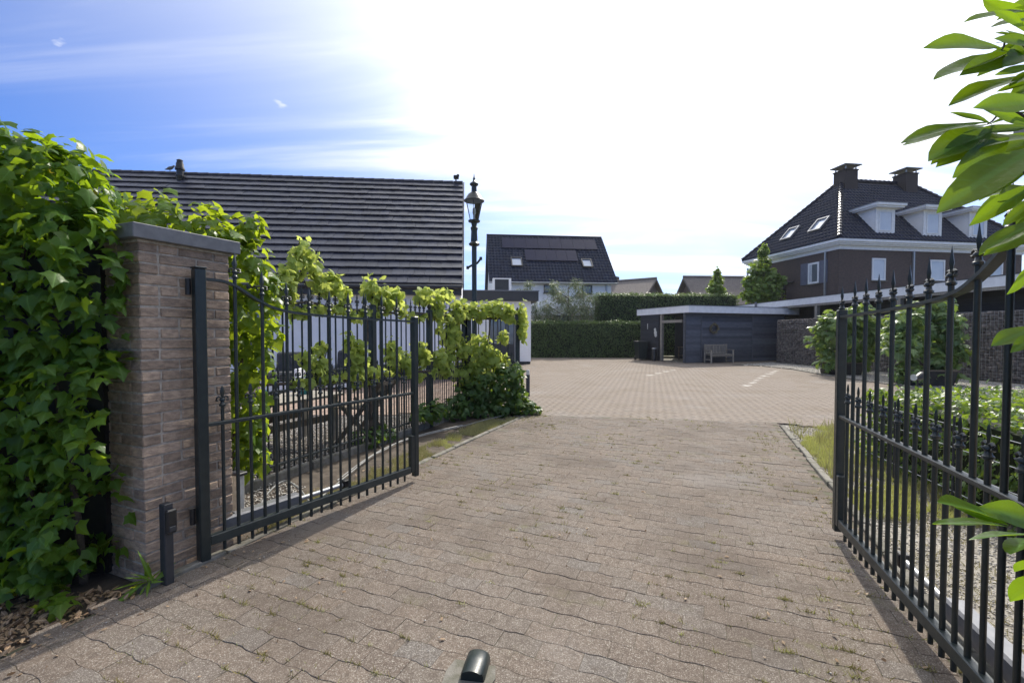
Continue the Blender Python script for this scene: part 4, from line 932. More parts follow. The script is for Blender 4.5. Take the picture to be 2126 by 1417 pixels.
def tile_mesh(k):
    rr = random.Random(k); wv = TW - .006
    b = B(); L = TL * 1.10; lo = .075; hi = .010; c = .016
    # flat tile with a rounded nose, drawn in (u, v, n)
    prof = [(.055, -.012), (0, lo - c * 1.3), (c * .4, lo - c * .35), (c * 1.6, lo), (L, hi), (L, -.004)]
    V = [(u, v, n + rr.gauss(0, .001)) for u in (0, wv) for (v, n) in prof]; n = len(prof)
    F = [(i, i + 1, n + i + 1, n + i) for i in range(n - 1)] + [tuple(range(n))[::-1], tuple(range(n, 2 * n))]
    b.add(V, F); me = b.mesh('roof_tile'); me.materials.append(M['roof']); return me
TMS = [tile_mesh(k) for k in range(5)]
ncol = int((-XL) / TW); parts_left = 300; sv, sf = [], []
tiles = sorted([(i, j) for i in range(ncol) for j in range(NCs)], key=lambda t: t[0] + (8 if t[1] < 2 else 0))
for q, (i, j) in enumerate(tiles):
    x = .035 - (i + 1) * TW + (TW / 2 if j % 2 else 0)
    if x + TW > .05: x = .045 - TW
    org = Vector((x, -.30, EAVE)) + sv_ * (j * TL) + sn * (.002 + random.gauss(0, .002)); mm = axes(org, Vector((1, 0, 0)), sv_, sn) @ Matrix.Rotation(random.gauss(0, .012), 4, 'Y') @ Matrix.Rotation(random.gauss(0, .004), 4, 'X'); me = TMS[random.randint(0, 4)]
    if q < 300:
        o = bpy.data.objects.new('roof_tile', me); col.objects.link(o); o.parent = rf; o.matrix_basis = mm
    else:
        n0 = len(sv); sv += [tuple(mm @ v.co) for v in me.vertices]; sf += [tuple(a + n0 for a in p.vertices) for p in me.polygons]
b = B(); b.v = sv; b.f = sf; o = b.build('roof_tiles', M['roof'], rf); o['kind'] = 'stuff'
for i in range(int(-XL / .4)):
    o = B().tube([(-i * .4 - .398 + .04, RUN, RID + .03), (-i * .4 + .035, RUN, RID + .045)], .075, 8).build('ridge_tile', M['roof'], rf) if i == 0 else link('ridge_tile', bpy.data.meshes['ridge_tile'], rf)
    if i: o.location = (-i * .4, 0, 0)
vb = B()
for j in range(NCs):
    a = Vector((.046, -.30, EAVE)) + sv_ * (j * TL); vb.box((0, 0, -.12), (.05, TL * 1.08, .045), axes(a + sn * .012, Vector((1, 0, 0)), sv_, sn))
vb.build('verge_tiles', M['roof'], rf)
B().box((XL, -.28, EAVE - .30), (.02, -.002, EAVE - .10)).build('soffit_board', M['anthracite'], lh)
gt = B(); gt.tube([(XL, -.38, EAVE - .06), (.03, -.38, EAVE - .06)], .065, 10); gt.build('gutter', M['anthracite'], lh, True)
B().box((-.5, -.30, EAVE - .10), (-.44, -.285, EAVE - .02)).build('gutter_clip', M['steel'], lh)
for x in (-5.2, -4.6, -9.5):
    B().bbox((x, -.06, 2.28), (x + .28, -.003, 2.36), .01).build('wall_lamp', M['black'], lh)
window(lh, axes((-7.2, -.002, .9), (1, 0, 0), (0, -1, 0), (0, 0, 1)), 1.3, 1.3, frame='anthracite')
# roof vent, pigeon, security camera on the ridge
RPN = Vector((math.cos(lrot), math.sin(lrot), 0)); RNN = Vector((-RPN.y, RPN.x, 0)); RIDP = LHO + RNN * RUN
vp = isect(374, 372, RIDP, RNN); vloc = Vector((W(374, 372, vp.y - .35).x, vp.y - .35, RID - .50))
v = empty('roof_vent', vloc, 0, 'black vent pipe standing on the long tiled roof', 'vent')
B().lathe([(.12, -.1), (.12, .25), (.15, .30), (.15, .34), (.12, .36), (.12, .55)], 12).build('pipe', M['black'], v, True)
B().lathe([(.17, .55), (.17, .60), (.13, .70), (.13, .78), (.10, .86), (.11, .92), (.05, .96)], 12).build('cowl', M['black'], v, True)
pg = isect(353, 357, RIDP, RNN); pgm = B()
pgp = [(-.19, 0, .06), (-.12, 0, .075), (-.05, 0, .10), (.03, 0, .125), (.09, 0, .15), (.125, 0, .19), (.15, 0, .205), (.175, 0, .20), (.20, 0, .195)]
pgm.tube(pgp, [.012, .03, .058, .068, .052, .032, .034, .024, .004], 10)
bird = pgm.build('pigeon', M['bluestone'], None, True); tag(bird, 'grey pigeon walking on the roof ridge beside the vent pipe', 'bird')
bird.location = (pg.x, pg.y, RID + .12); bird.rotation_euler = (0, 0, lrot)
lg = B()
for s_ in (-1, 1): lg.tube([(0, s_ * .025, -.02), (.005, s_ * .025, .07)], .006, 5)
lg.build('legs', M['terracotta'], bird)
cm = empty('roof_camera', LHO + RNN * RUN + RPN * -.25 + Vector((0, 0, RID + .10)), lrot, 'small dark security camera on the ridge end of the long roof', 'camera')
B().tube([(0, 0, 0), (0, 0, .10)], .03, 8).build('bracket', M['black'], cm); B().bbox((-.10, -.13, .09), (.12, .10, .22), .03).build('housing', M['black'], cm); B().bbox((.04, -.18, .15), (.14, -.05, .24), .02).build('hood', M['anthracite'], cm)

# ------------------------------------------------------------ flat-roofed annex
AO = Vector((.90, 21.7, 0)); an = empty('annex', AO, lrot, 'white flat-roofed annex with dark fascia beside the lamp post', 'annex')
B().box((-3.6, 0, .12), (0, .22, 2.98)).build('front_wall', M['white_wall'], an)
B().box((-.22, .223, .12), (0, 5, 2.98)).build('side_wall', M['white_wall'], an)
B().box((-3.58, .02, 0), (-.02, 4.9, .117)).build('plinth', M['black'], an)
r_ = B().box((-3.6, -.30, 2.983), (.32, 5.2, 3.43)).build('roof_fascia', M['anthracite'], an)
B().box((-3.61, -.33, 3.433), (.35, 5.23, 3.47)).build('roof_edge_trim', M['alu'], r_)
dr = B().box((-2.0, -.03, .12), (-.78, -.003, 2.25)).build('door', M['anthracite'], an)
for k in range(3): B().box((-1.95 + k * .39, -.045, .95), (-1.62 + k * .39, -.031, 2.15)).build('pane', M['pane'], dr)
B().box((-1.9, -.09, 1.0), (-1.0, -.046, 1.03)).build('handle_bar', M['steel'], dr)
w2 = G(1031, 780)
ac = empty('rooftop_unit', AO + RPN * -1.28 + RNN * 1.2 + Vector((0, 0, 3.472)), lrot, 'white framed box unit with dark panel on the annex roof', 'air unit')
B().box((-.46, 0, 0), (.46, .45, .74)).build('case', M['white_wall'], ac); B().box((-.36, -.015, .03), (.33, -.002, .68)).build('grille', M['anthracite'], ac)

# ------------------------------------------------------------ lamp post
lp = empty('lamp_post', (W(985, 700, 9.1).x, 9.1, -.22), 0, 'old fashioned dark green lamp post with glass lantern', 'street lamp')
B().lathe([(.10, -.05), (.10, .35), (.075, .42), (.055, .5), (.048, 2.86), (.050, 3.2)], 14).build('pole', M['iron'], lp, True)
arm = B().tube([(-.13, 0, 2.98), (-.06, 0, 3.02), (.06, 0, 3.07), (.13, 0, 3.16)], .022, 8); arm.lathe([(.03, -.03), (.03, .03)], 8, (-.13, 0, 2.98)); arm.lathe([(.03, -.03), (.03, .03)], 8, (.13, 0, 3.16)); arm.build('ladder_bar', M['iron'], lp, True)
B().lathe([(.05, 3.2), (.05, 3.40), (.10, 3.42), (.11, 3.45), (.07, 3.49), (.06, 3.70), (.075, 3.76), (.05, 3.80), (.06, 3.86), (.115, 3.88), (.12, 3.91), (.08, 3.92)], 14).build('collar', M['iron'], lp, True)
ln = B()
for k in range(6):
    q = 2 * math.pi * (k + .5) / 6; ln.tube([(.09 * math.cos(q), .09 * math.sin(q), 3.92), (.175 * math.cos(q), .175 * math.sin(q), 4.29)], .006, 5)
lnt = ln.build('lantern_frame', M['iron'], lp)
gl = B(); V = []; 
for k in range(6):
    q0, q1 = 2 * math.pi * (k + .5) / 6, 2 * math.pi * (k + 1.5) / 6
    gl.add([(.086 * math.cos(q0), .086 * math.sin(q0), 3.925), (.086 * math.cos(q1), .086 * math.sin(q1), 3.925), (.171 * math.cos(q1), .171 * math.sin(q1), 4.285), (.171 * math.cos(q0), .171 * math.sin(q0), 4.285)], [(0, 1, 2, 3)])
M['glass'] = glassmat('lantern_glass'); gl.build('glass', M['glass'], lnt)
B().lathe([(.02, 3.92), (.02, 4.02), (.035, 4.05), (.03, 4.14), (.005, 4.16)], 10).build('bulb', M['white_plastic'], lnt, True)
B().lathe([(.20, 4.285), (.205, 4.30), (.17, 4.34), (.12, 4.42), (.055, 4.47), (.05, 4.58), (.085, 4.61), (.085, 4.635), (.04, 4.67), (.02, 4.70), (.026, 4.73), (.012, 4.76), (.002, 4.84)], 16).build('hood', M['iron'], lp, True)
bo = empty('bollard', G(1096, 822), 0, 'slim grey bollard post beside the ivy corner', 'bollard')
B().lathe([(.045, -.05), (.045, .48), (.040, .50)], 12).build('post', M['anthracite'], bo, True); B().lathe([(.04, .501), (.04, .60), (.03, .615)], 12).build('light_head', M['white_plastic'], bo, True)

# ------------------------------------------------------------ timber shed
SO = Vector((8.5, 22.4, 0)); srot = R(19.5); sh = empty('timber_shed', SO, srot, 'blue-grey timber shed with white flat roof edge at the end of the yard', 'shed')
SW, SD, SH = 6.55, 3.6, 2.50
nb = 17; bh = (SH - .06) / nb
def boards(parent, mat_, x0, x1, z0, n, bh, fn, name='board', splits=()):
    ed = [x0] + list(splits) + [x1]
    for a, b_ in zip(ed[:-1], ed[1:]):
        me = None
        for k in range(n):
            if me is None:
                q = B(); q.add([(a + .003, 0, 0), (b_ - .003, 0, 0), (b_ - .003, -.010, 0), (a + .003, -.010, 0), (a + .003, 0, bh - .006), (b_ - .003, 0, bh - .006), (b_ - .003, -.026, bh - .006), (a + .003, -.026, bh - .006)], [(0, 3, 2, 1), (4, 5, 6, 7), (3, 7, 6, 2), (0, 4, 7, 3), (1, 2, 6, 5), (0, 1, 5, 4)])
                # tapered board, thick at the bottom edge
                q.v = [(x, (-.042 if y < -.001 else 0) if z < .001 else (-.012 if y < -.001 else 0), z) for x, y, z in q.v]; me = q.mesh(name); me.materials.append(mat_)
            o = bpy.data.objects.new(name, me); col.objects.link(o); o.parent = parent; fn(o, z0 + k * bh)
fw = B().box((0, 0, 0), (SW, .08, SH)).build('front_wall', M['bluewood'], sh)
boards(fw, M['bluewood'], 1.02, SW, .04, nb, bh, lambda o, z: setattr(o, 'location', (0, -.002, z)), splits=(4.3,))
boards(fw, M['bluewood'], .05, .95, .04, nb, bh, lambda o, z: setattr(o, 'location', (0, -.002, z)))
for x in (0, .985, 4.3): B().box((x - .03, -.060, 0), (x + .03, -.046 if x else 0, SH)).build('batten', M['bluewood'], fw)
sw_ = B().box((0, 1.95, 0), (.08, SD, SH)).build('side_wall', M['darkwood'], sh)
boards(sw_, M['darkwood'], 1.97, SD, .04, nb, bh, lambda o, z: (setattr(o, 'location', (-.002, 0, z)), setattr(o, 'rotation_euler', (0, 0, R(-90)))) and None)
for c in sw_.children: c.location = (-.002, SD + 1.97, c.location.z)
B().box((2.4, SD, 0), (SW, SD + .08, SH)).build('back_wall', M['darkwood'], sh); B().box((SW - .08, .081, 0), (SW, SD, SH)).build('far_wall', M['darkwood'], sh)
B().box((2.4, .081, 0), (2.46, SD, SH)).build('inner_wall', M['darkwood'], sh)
B().box((.02, .1, .002), (SW - .1, SD, .02)).build('floor_slab', M['kerb'], sh)
rfx = B().box((-.05, -.32, SH + .002), (SW + .65, SD + .25, SH + .05)).build('roof_deck', M['darkwood'], sh)
b = B(); b.box((-.08, -.35, SH - .03), (SW + .68, -.321, SH + .30)); b.build('roof_fascia', M['white_trim'], rfx); B().box((-.08, -.320, SH - .03), (-.051, SD + .28, SH + .30)).build('roof_fascia', M['white_trim'], rfx); B().box((SW + .651, -.32, SH - .03), (SW + .68, SD + .28, SH + .30)).build('roof_fascia', M['white_trim'], rfx)
B().box((-.10, -.37, SH + .302), (SW + .70, SD + .30, SH + .33)).build('roof_trim', M['alu'], rfx)
B().box((-.03, 1.72, 0), (.10, 1.86, SH)).build('door_post', M['greywood'], sh); B().box((-.02, 0.2, SH - .5), (.08, 1.72, SH - .36)).build('door_header', M['greywood'], sh)
dl = B().box((-.015, .03, .03), (.02, .10, SH - .02)).build('corner_post', M['bluewood'], sh)
op = B().bbox((.25, .25, .05), (1.0, .30, 2.0), .005); o = op.build('open_door', M['greywood'], sh)
b = B()
for k in range(5): b.box((-.06, 2.35 + .0 * k, 1.65), (-.035, 2.38, 1.95))
B().box((-.05, 2.9, 1.70), (-.031, 2.94, 2.0)).build('wall_plate', M['white_plastic'], sh)
def shed_pt(x, y, z=0): return SO + Vector((math.cos(srot) * x - math.sin(srot) * y, math.sin(srot) * x + math.cos(srot) * y, z))
# things at the shed
wr = empty('door_wreath', shed_pt(1.72, -.03, 1.72), srot, 'round twig wreath hanging on the shed wall above the bench', 'wreath')
b = B(); 
for k in range(46):
    q0 = random.uniform(0, 6.28); pts = []; ro = random.gauss(0, .03); rz = random.gauss(-.07, .025)
    for s_ in range(7): q = q0 + s_ * .22; pts.append(((.215 + ro + random.gauss(0, .012)) * math.cos(q), rz + random.gauss(0, .01), (.215 + ro + random.gauss(0, .012)) * math.sin(q)))
    b.tube(pts, .009, 4)
b.build('twig_ring', M['brownwood'], wr)
ps = [(.22 * math.cos(k * .6), -.12, .22 * math.sin(k * .6)) for k in range(11)]; P_ = np.array(ps) + np.array(wr.location) * 0
cloud('dry_flowers', T_OVAL, np.repeat(P_, 9, 0) + rng.normal(size=(99, 3)) * .03, rng.normal(size=(99, 3)) + np.array([0, -1, 0]), rng.normal(size=(99, 3)), np.full(99, .05), M['drygrass'], wr)
be = empty('garden_bench', shed_pt(1.75, -.42), srot, 'weathered slatted wooden bench standing against the shed wall', 'bench')
bw = 1.42
for x in (-bw / 2, bw / 2 - .06):
    B().bbox((x, .20, 0), (x + .06, .26, .92), .006).build('leg', M['greywood'], be); B().bbox((x, -.24, 0), (x + .06, -.18, .62), .006).build('leg', M['greywood'], be)
    B().bbox((x - .005, -.27, .622), (x + .065, .199, .655), .006).build('armrest', M['greywood'], be); B().bbox((x + .01, -.179, .14), (x + .05, .199, .19), .005).build('stretcher', M['greywood'], be)
for k in range(5): B().bbox((-bw / 2 + .002, -.26 + k * .088, .40), (bw / 2 - .002, -.185 + k * .088, .425), .004).build('seat_slat', M['greywood'], be)
B().bbox((-bw / 2 + .062, -.235, .32), (bw / 2 - .062, -.20, .398), .004).build('apron', M['greywood'], be)
B().bbox((-bw / 2 + .062, .205, .84), (bw / 2 - .062, .245, .91), .006).build('back_rail', M['greywood'], be); B().bbox((-bw / 2 + .062, .205, .46), (bw / 2 - .062, .245, .51), .006).build('back_rail', M['greywood'], be)
for k in range(14): B().bbox((-bw / 2 + .10 + k * .090, .215, .511), (-bw / 2 + .145 + k * .090, .235, .839), .004).build('back_slat', M['greywood'], be)
bn = empty('wheelie_bin', shed_pt(-.45, 2.95), srot - .2, 'dark green wheelie bin beside the shed opening', 'bin')
b = B(); b.add([(-.22, -.24, .06), (.22, -.24, .06), (.22, .22, .06), (-.22, .22, .06), (-.28, -.33, .98), (.28, -.33, .98), (.28, .30, .98), (-.28, .30, .98)], [(0, 3, 2, 1), (4, 5, 6, 7), (0, 1, 5, 4), (1, 2, 6, 5), (2, 3, 7, 6), (3, 0, 4, 7)]); b.build('body', M['iron'], bn)
B().bbox((-.30, -.36, .983), (.30, .34, 1.05), .02).build('lid', M['anthracite'], bn)
for s_ in (-1, 1): B().tube([(s_ * .20 - .03, .26, .10), (s_ * .20 + .03, .26, .10)], .10, 12).build('wheel', M['black'], bn)
B().tube([(-.22, .37, .95), (.22, .37, .95)], .018, 8).build('handle', M['black'], bn)
cn = empty('ash_can', shed_pt(-.30, 1.98), srot, 'slim black waste can with pale lid at the shed opening', 'bin')
B().lathe([(.12, 0), (.13, .62), (.125, .64)], 14).build('can', M['black'], cn, True); B().lathe([(.132, .641), (.13, .68), (.05, .71)], 14).build('lid', M['steel'], cn, True)
cl = empty('wall_ornament', shed_pt(-.05, 2.22, 1.50), srot, 'white metal ornament on the dark shed side wall', 'ornament')
b = B()
for dx, dz, r0 in ((0, 0, .12), (.03, .16, .09), (-.03, -.14, .10)): b.lathe([(r0, 0), (r0 * .9, .02), (.01, .03)], 12, (0, 0, 0), axes((0, dx, dz), (0, 1, 0), (0, 0, 1), (-1, 0, 0)))
b.build('discs', M['white_plastic'], cl)
wb = empty('work_table', shed_pt(1.55, 1.2), srot, 'dark work table with pots inside the shed', 'table')
B().bbox((-.35, -.8, .70), (.35, .8, .74), .005).build('top', M['brownwood'], wb); B().bbox((-.33, -.78, .25), (.33, .78, .28), .005).build('shelf', M['brownwood'], wb)
for x in (-.31, .26):
    for y in (-.76, .71): B().box((x, y, 0), (x + .05, y + .05, .699)).build('leg', M['brownwood'], wb)
for k, (dx, dy, r0, lab) in enumerate(((-.15, -.3, .10, 'largest white pot on the work table inside the shed'), (-.2, .05, .07, 'middle white pot on the work table inside the shed'), (-.05, .35, .08, 'white pot at the far end of the shed work table'))):
    o = B().lathe([(r0 * .7, 0), (r0, r0 * 1.2), (r0 * .9, r0 * 1.9), (r0 * 1.05, r0 * 2.1)], 12).build('pot', M['white_plastic'], None, True); tag(o, lab, 'pot', 'pots on the shed work table'); o.location = shed_pt(1.55 + dx, 1.2 + dy, .741)
ol = empty('paper_lantern', shed_pt(1.3, 1.1, 1.28), srot, 'orange paper lantern hanging inside the shed', 'lantern')
B().lathe([(.14, 0), (.16, .25), (.13, .52), (.03, .56)], 14).build('paper_body', M['orange'], ol, True); B().tube([(0, 0, .56), (0, 0, 1.2)], .006, 5).build('cord', M['black'], ol)

# ------------------------------------------------------------ long carport with dark boards on the right
GO = Vector((14.35, 29.5, 0)); GE = Vector((15.1, 12.0, 0)); gd = (GO - GE); grot = math.atan2(gd.y, gd.x); gL = gd.length
ga = empty('carport', GE - gd.normalized() * 6, grot, 'long dark boarded carport with white roof edge behind the stone basket wall', 'carport'); gL += 6
GH = 3.22                                             # local x runs away from the camera, y to the left (towards the yard)
B().box((0, -5.5, GH - .30), (gL, -.04, GH - .26)).build('ceiling_deck', M['darkwood'], ga)
f_ = B().box((-.05, -.038, GH - .32), (gL, 0, GH)).build('roof_fascia', M['white_trim'], ga)
B().box((-.05, -.05, GH + .002), (gL, .02, GH + .03)).build('roof_trim', M['anthracite'], f_)
B().box((0, -.10, GH - .42), (gL, -.04, GH - .322)).build('beam', M['greywood'], ga)
for x in (gL - 3.4, gL - 7.5, gL - 12, gL - 16.5): B().box((x, -.20, 0), (x + .16, -.045, GH - .42)).build('post', M['greywood'], ga)
bw_ = B().box((0, -1.35, 0), (gL, -1.30, GH - .31)).build('board_wall', M['darkwood'], ga)
gm = None
for k in range(15):
    o = B().box((0, -1.297, k * .19 + .02), (gL, -1.275, k * .19 + .205)).build('board', M['darkwood'], bw_)
    o.rotation_euler = (0, 0, 0)
B().box((gL - 2.6, .021, GH - .30), (gL - 2.5, .10, GH + .08)).build('downpipe', M['alu'], ga)

# ------------------------------------------------------------ stone basket wall
GA, GB_ = Vector((13.35, 22.9, 0)), Vector((15.3, 10.2, 0)); d = GB_ - GA; L = d.length
gw = empty('gabion_wall', GA, math.atan2(d.y, d.x), 'long wall of stone filled wire baskets in front of the carport', 'wall')
# local x from far to near, yard side is -y
B().box((0, .06, 0), (L, .5, 2.06)).build('stone_core', M['gabion'], gw)
nx_, nz = int(L / .115), int(2.1 / .085); ns = nx_ * nz + int(.5 / .115) * nz + nx_ * 4
X = []; S3 = []
for i in range(nx_):
    for k in range(nz): X.append((i * .115 + random.gauss(.05, .02), random.gauss(.05, .018), k * .085 + .045 + random.gauss(0, .012)))
    for y in range(4): X.append((i * .115 + random.gauss(.05, .02), .07 + y * .115, 2.08 + random.gauss(0, .015)))
for y in range(4):
    for k in range(nz): X.append((random.gauss(-.01, .018), .05 + y * .115, k * .085 + .045))
X = np.array(X); k = len(X)
Tm = np.array([(sx * (.8 + .2 * (sy > 0)), sy, sz) for sx in (-1, 1) for sy in (-1, 1) for sz in (-1, 1)], float); Tf = np.array([(0, 1, 3, 2), (4, 6, 7, 5), (0, 4, 5, 1), (2, 3, 7, 6), (0, 2, 6, 4), (1, 5, 7, 3)])
V = X[:, None, :] + Tm[None] * (rng.uniform(.7, 1.1, (k, 1, 3)) * np.array([.062, .05, .045])) * rng.uniform(.72, 1.15, (k, 8, 3))
o = link('stone_fill', npmesh('stone_fill', V.reshape(-1, 3), (Tf[None] + (np.arange(k) * 8)[:, None, None]).reshape(-1, 4)), gw, M['gabion']); o['kind'] = 'stuff'
b = B()
for z in np.arange(0.03, 2.15, .1): b.box((0, -.012, z), (L, -.008, z + .004))
for x in np.arange(0, L, .1): b.box((x, -.015, 0), (x + .004, -.0125, 2.13))
b.build('wire_mesh', M['wire'], gw)

# ------------------------------------------------------------ white house in the middle background
HO = Vector((-1.55, 31.0, 0)); hrot = math.atan(.1); wh = empty('white_house', HO, hrot, 'white house with dark pantiled roof and solar panels beyond the hedge', 'house')
HW, HD, HE, HR = 8.95, 7.8, 4.95, 8.85
B().box((.25, .3, 0), (HW - .35, .5, HE)).build('front_wall', M['white_wall'], wh)
for x0 in (.25, HW - .55):
    b = B(); b.add([(x0, .503, 0), (x0 + .2, .503, 0), (x0 + .2, HD, 0), (x0, HD, 0), (x0, .503, HE), (x0 + .2, .503, HE), (x0 + .2, HD / 2, HR - .2), (x0, HD / 2, HR - .2), (x0 + .2, HD, HE), (x0, HD, HE)], [(1, 2, 8, 6, 5), (0, 4, 7, 9, 3), (4, 5, 6, 7), (7, 6, 8, 9), (0, 1, 5, 4), (2, 3, 9, 8)]); b.build('gable_wall', M['white_wall'], wh)
s1 = Vector((0, HD / 2, HR - HE)); sL = s1.length; sv1 = s1.normalized(); sn1 = Vector((0, -sv1.z, sv1.y)); o0 = Vector((0, 0, HE + .05))
b = B(); b.add([o0, o0 + Vector((HW, 0, 0)), o0 + Vector((HW, 0, 0)) + s1, o0 + s1, o0 - sn1 * .12, o0 + Vector((HW, 0, 0)) - sn1 * .12, o0 + Vector((HW, 0, 0)) + s1 - sn1 * .12, o0 + s1 - sn1 * .12], [(0, 1, 2, 3), (7, 6, 5, 4), (0, 4, 5, 1), (1, 5, 6, 2), (0, 3, 7, 4), (2, 6, 7, 3)])
b.add([o0 + s1, o0 + s1 + Vector((HW, 0, 0)), o0 + Vector((HW, HD, 0)), o0 + Vector((0, HD, 0))], [(0, 1, 2, 3)]); r1 = b.build('roof', M['pantile2'], wh)
pantiles('roof_tiles', o0, (1, 0, 0), sv1, sn1, [(0, 0), (HW, 0), (HW, sL), (0, sL)], .23, .34, M['pantile2'], r1)
B().tube([(0, HD / 2, HR + .08), (HW, HD / 2, HR + .08)], .10, 8).build('ridge', M['pantile2'], r1)
B().tube([(0, -.05, HE - .02), (HW, -.05, HE - .02)], .06, 8).build('gutter', M['steel'], wh)
Hn = Matrix.Rotation(hrot, 3, 'Z') @ sn1; Hu = Matrix.Rotation(hrot, 3, 'Z') @ Vector((1, 0, 0)); Hv = Matrix.Rotation(hrot, 3, 'Z') @ sv1; HP = HO + Matrix.Rotation(hrot, 3, 'Z') @ o0
def roofuv(px, py): p = isect(px, py, HP, Hn) - HP; return p.dot(Hu), p.dot(Hv)
for (xa, ya, xb, yb, n) in ((1041, 497, 1240, 521, 8), (1088, 521, 1200, 545, 5)):
    (u0, v1), (u1, v0) = roofuv(xa, ya), roofuv(xb, yb); v0, v1 = min(v0, v1), max(v0, v1)
    if n == 5: v1 -= .0
    for k in range(n):
        wd = (u1 - u0) / n; q = B().box((u0 + k * wd + .006, v0, .12), (u0 + (k + 1) * wd - .006, v1 - .02, .16), axes(o0, (1, 0, 0), sv1, sn1)).build('solar_panel', M['solar'], wh)
for (xa, ya, xb, yb) in ((1060, 538, 1085, 556), (1205, 541, 1231, 558)):
    (u0, v1), (u1, v0) = roofuv(xa, ya), roofuv(xb, yb); m4 = axes(o0 + Vector((1, 0, 0)) * u0 + sv1 * min(v0, v1) + sn1 * .11, (1, 0, 0), sn1, sv1)
    window(wh, m4, u1 - u0, abs(v1 - v0), .07, .10, 'skypane', False, name='skylight', frame='anthracite')
fwp = HO + Matrix.Rotation(hrot, 3, 'Z') @ Vector((0, .3, 0)); fn_ = Matrix.Rotation(hrot, 3, 'Z') @ Vector((0, -1, 0))
def walluv(px, py): p = isect(px, py, fwp, fn_); return (p - HO).dot(Hu), p.z
for (xa, ya, xb, yb) in ((1129, 591, 1150, 608), (1208, 592, 1229, 610), (1150, 652, 1180, 690), (1035, 592, 1052, 610)):
    (u0, z1), (u1, z0) = walluv(xa, ya), walluv(xb, yb); window(wh, axes((u0, .298, z0), (1, 0, 0), (0, -1, 0), (0, 0, 1)), u1 - u0, z1 - z0, frame='anthracite')
(u0, z1), (u1, z0) = walluv(1100, 640), walluv(1262, 655); B().box((u0, -.6, z0), (u1, .298, z1)).build('canopy', M['white_trim'], wh)
B().box((HW - .75, .20, 0), (HW - .66, .297, HE - .05)).build('downpipe', M['steel'], wh)

# ------------------------------------------------------------ far houses
def gable_house(name, label, org, rot, w_, dp, eave, ridge, wallm, roofm, thick=.25, over=.4):
    h = empty(name, org, rot, label, 'house')
    b = B(); b.add([(0, 0, 0), (w_, 0, 0), (w_, dp, 0), (0, dp, 0), (0, 0, eave), (w_, 0, eave), (w_, dp, eave), (0, dp, eave), (0, dp / 2, ridge - .2), (w_, dp / 2, ridge - .2)], [(0, 1, 5, 4), (2, 3, 7, 6), (1, 2, 6, 9, 5), (3, 0, 4, 8, 7)]); b.build('wall', wallm, h)
    b = B(); s_ = (ridge - eave) / (dp / 2)
    for y0, sg in ((-over, 1), (dp + over, -1)):
        z0 = eave - over * s_; P = [(-over, y0, z0), (w_ + over, y0, z0), (w_ + over, dp / 2, ridge), (-over, dp / 2, ridge)]
        Q = [(x, y, z + thick) for x, y, z in P]; b.add(P + Q, [(0, 1, 2, 3), (7, 6, 5, 4), (0, 4, 5, 1), (1, 5, 6, 2), (3, 7, 4, 0), (2, 6, 7, 3)])
    r = b.build('roof', roofm, h); B().tube([(-over, dp / 2, ridge + thick), (w_ + over, dp / 2, ridge + thick)], .16, 8).build('ridge', roofm, r)
    return h, r
h1_, r1_ = gable_house('gabled_house', 'distant house with brown gable and chimney above the tall hedge', (17.55, 52.8, 0), R(143), 9, 7.0, 4.9, 7.2, M['tanwall'], M['thatch'])
B().box((4.2, 2.9, 6.2), (5.2, 3.9, 8.0)).build('chimney', M['chimney'], r1_)
window(h1_, axes((-.003, 4.1, 4.6), (0, -1, 0), (-1, 0, 0), (0, 0, 1)), 1.6, 1.3, frame='anthracite')
h2_, r2_ = gable_house('thatched_house', 'distant house with broad grey thatched roof beside the brown house', (19.6, 47, 0), R(3), 16, 7, 4.2, 7.4, M['tanwall'], M['thatch'], .3, .5)
B().box((.1, -.05, 4.0), (.4, 7, 4.2)).build('trim', M['brownwood'], h2_)

# ------------------------------------------------------------ brown villa with hip roof
VO = Vector((19.68, 27.51, 0)); vrot = math.atan(.153); vl = empty('brick_villa', VO, vrot, 'dark brick villa with hipped glazed roof, dormers and two chimneys', 'villa')
VW, VD, VE, OV = 13.4, 7.9, 6.52, .46
RM = Matrix.Rotation(vrot, 3, 'Z'); ux, uy = RM @ Vector((1, 0, 0)), RM @ Vector((0, 1, 0))
B().box((0, 0, 0), (VW, .3, VE)).build('front_wall', M['darkbrick'], vl); B().box((0, .303, 0), (.3, VD, VE)).build('side_wall', M['darkbrick'], vl)
B().box((VW - .3, .303, 0), (VW, VD, VE)).build('far_wall', M['darkbrick'], vl); B().box((.303, VD - .3, 0), (VW - .303, VD, VE)).build('back_wall', M['darkbrick'], vl)
B().box((-.03, -.03, 0), (.9, -.003, VE)).build('corner_pilaster', M['darkbrick'], vl)
co = B()
def band(b, o, z0, z1): b.box((-o, -o, z0), (VW + o, VD + o, z1))
band(co, .06, VE, VE + .22); c0 = co.build('frieze', M['white_trim'], vl)
c2 = B(); band(c2, .26, VE + .221, VE + .30); band(c2, .36, VE + .301, VE + .40); c2.build('cornice', M['white_trim'], c0)
c3 = B(); band(c3, OV, VE + .402, VE + .55); c3.build('gutter', M['white_trim'], c0)
ZE = VE + .56; HIP = 4.35; ZR = ZE + 4.95
E = [Vector((-OV, -OV, ZE)), Vector((VW + OV, -OV, ZE)), Vector((VW + OV, VD + OV, ZE)), Vector((-OV, VD + OV, ZE))]; ym = VD / 2; ra, rb = Vector((HIP - OV, ym, ZR)), Vector((VW + OV - HIP, ym, ZR))
b = B(); b.add([e - Vector((0, 0, .02)) for e in E] + [ra - Vector((0, 0, .02)), rb - Vector((0, 0, .02))], [(0, 1, 5, 4), (1, 2, 5), (2, 3, 4, 5), (3, 0, 4)]); vr = b.build('roof', M['pantile'], vl)
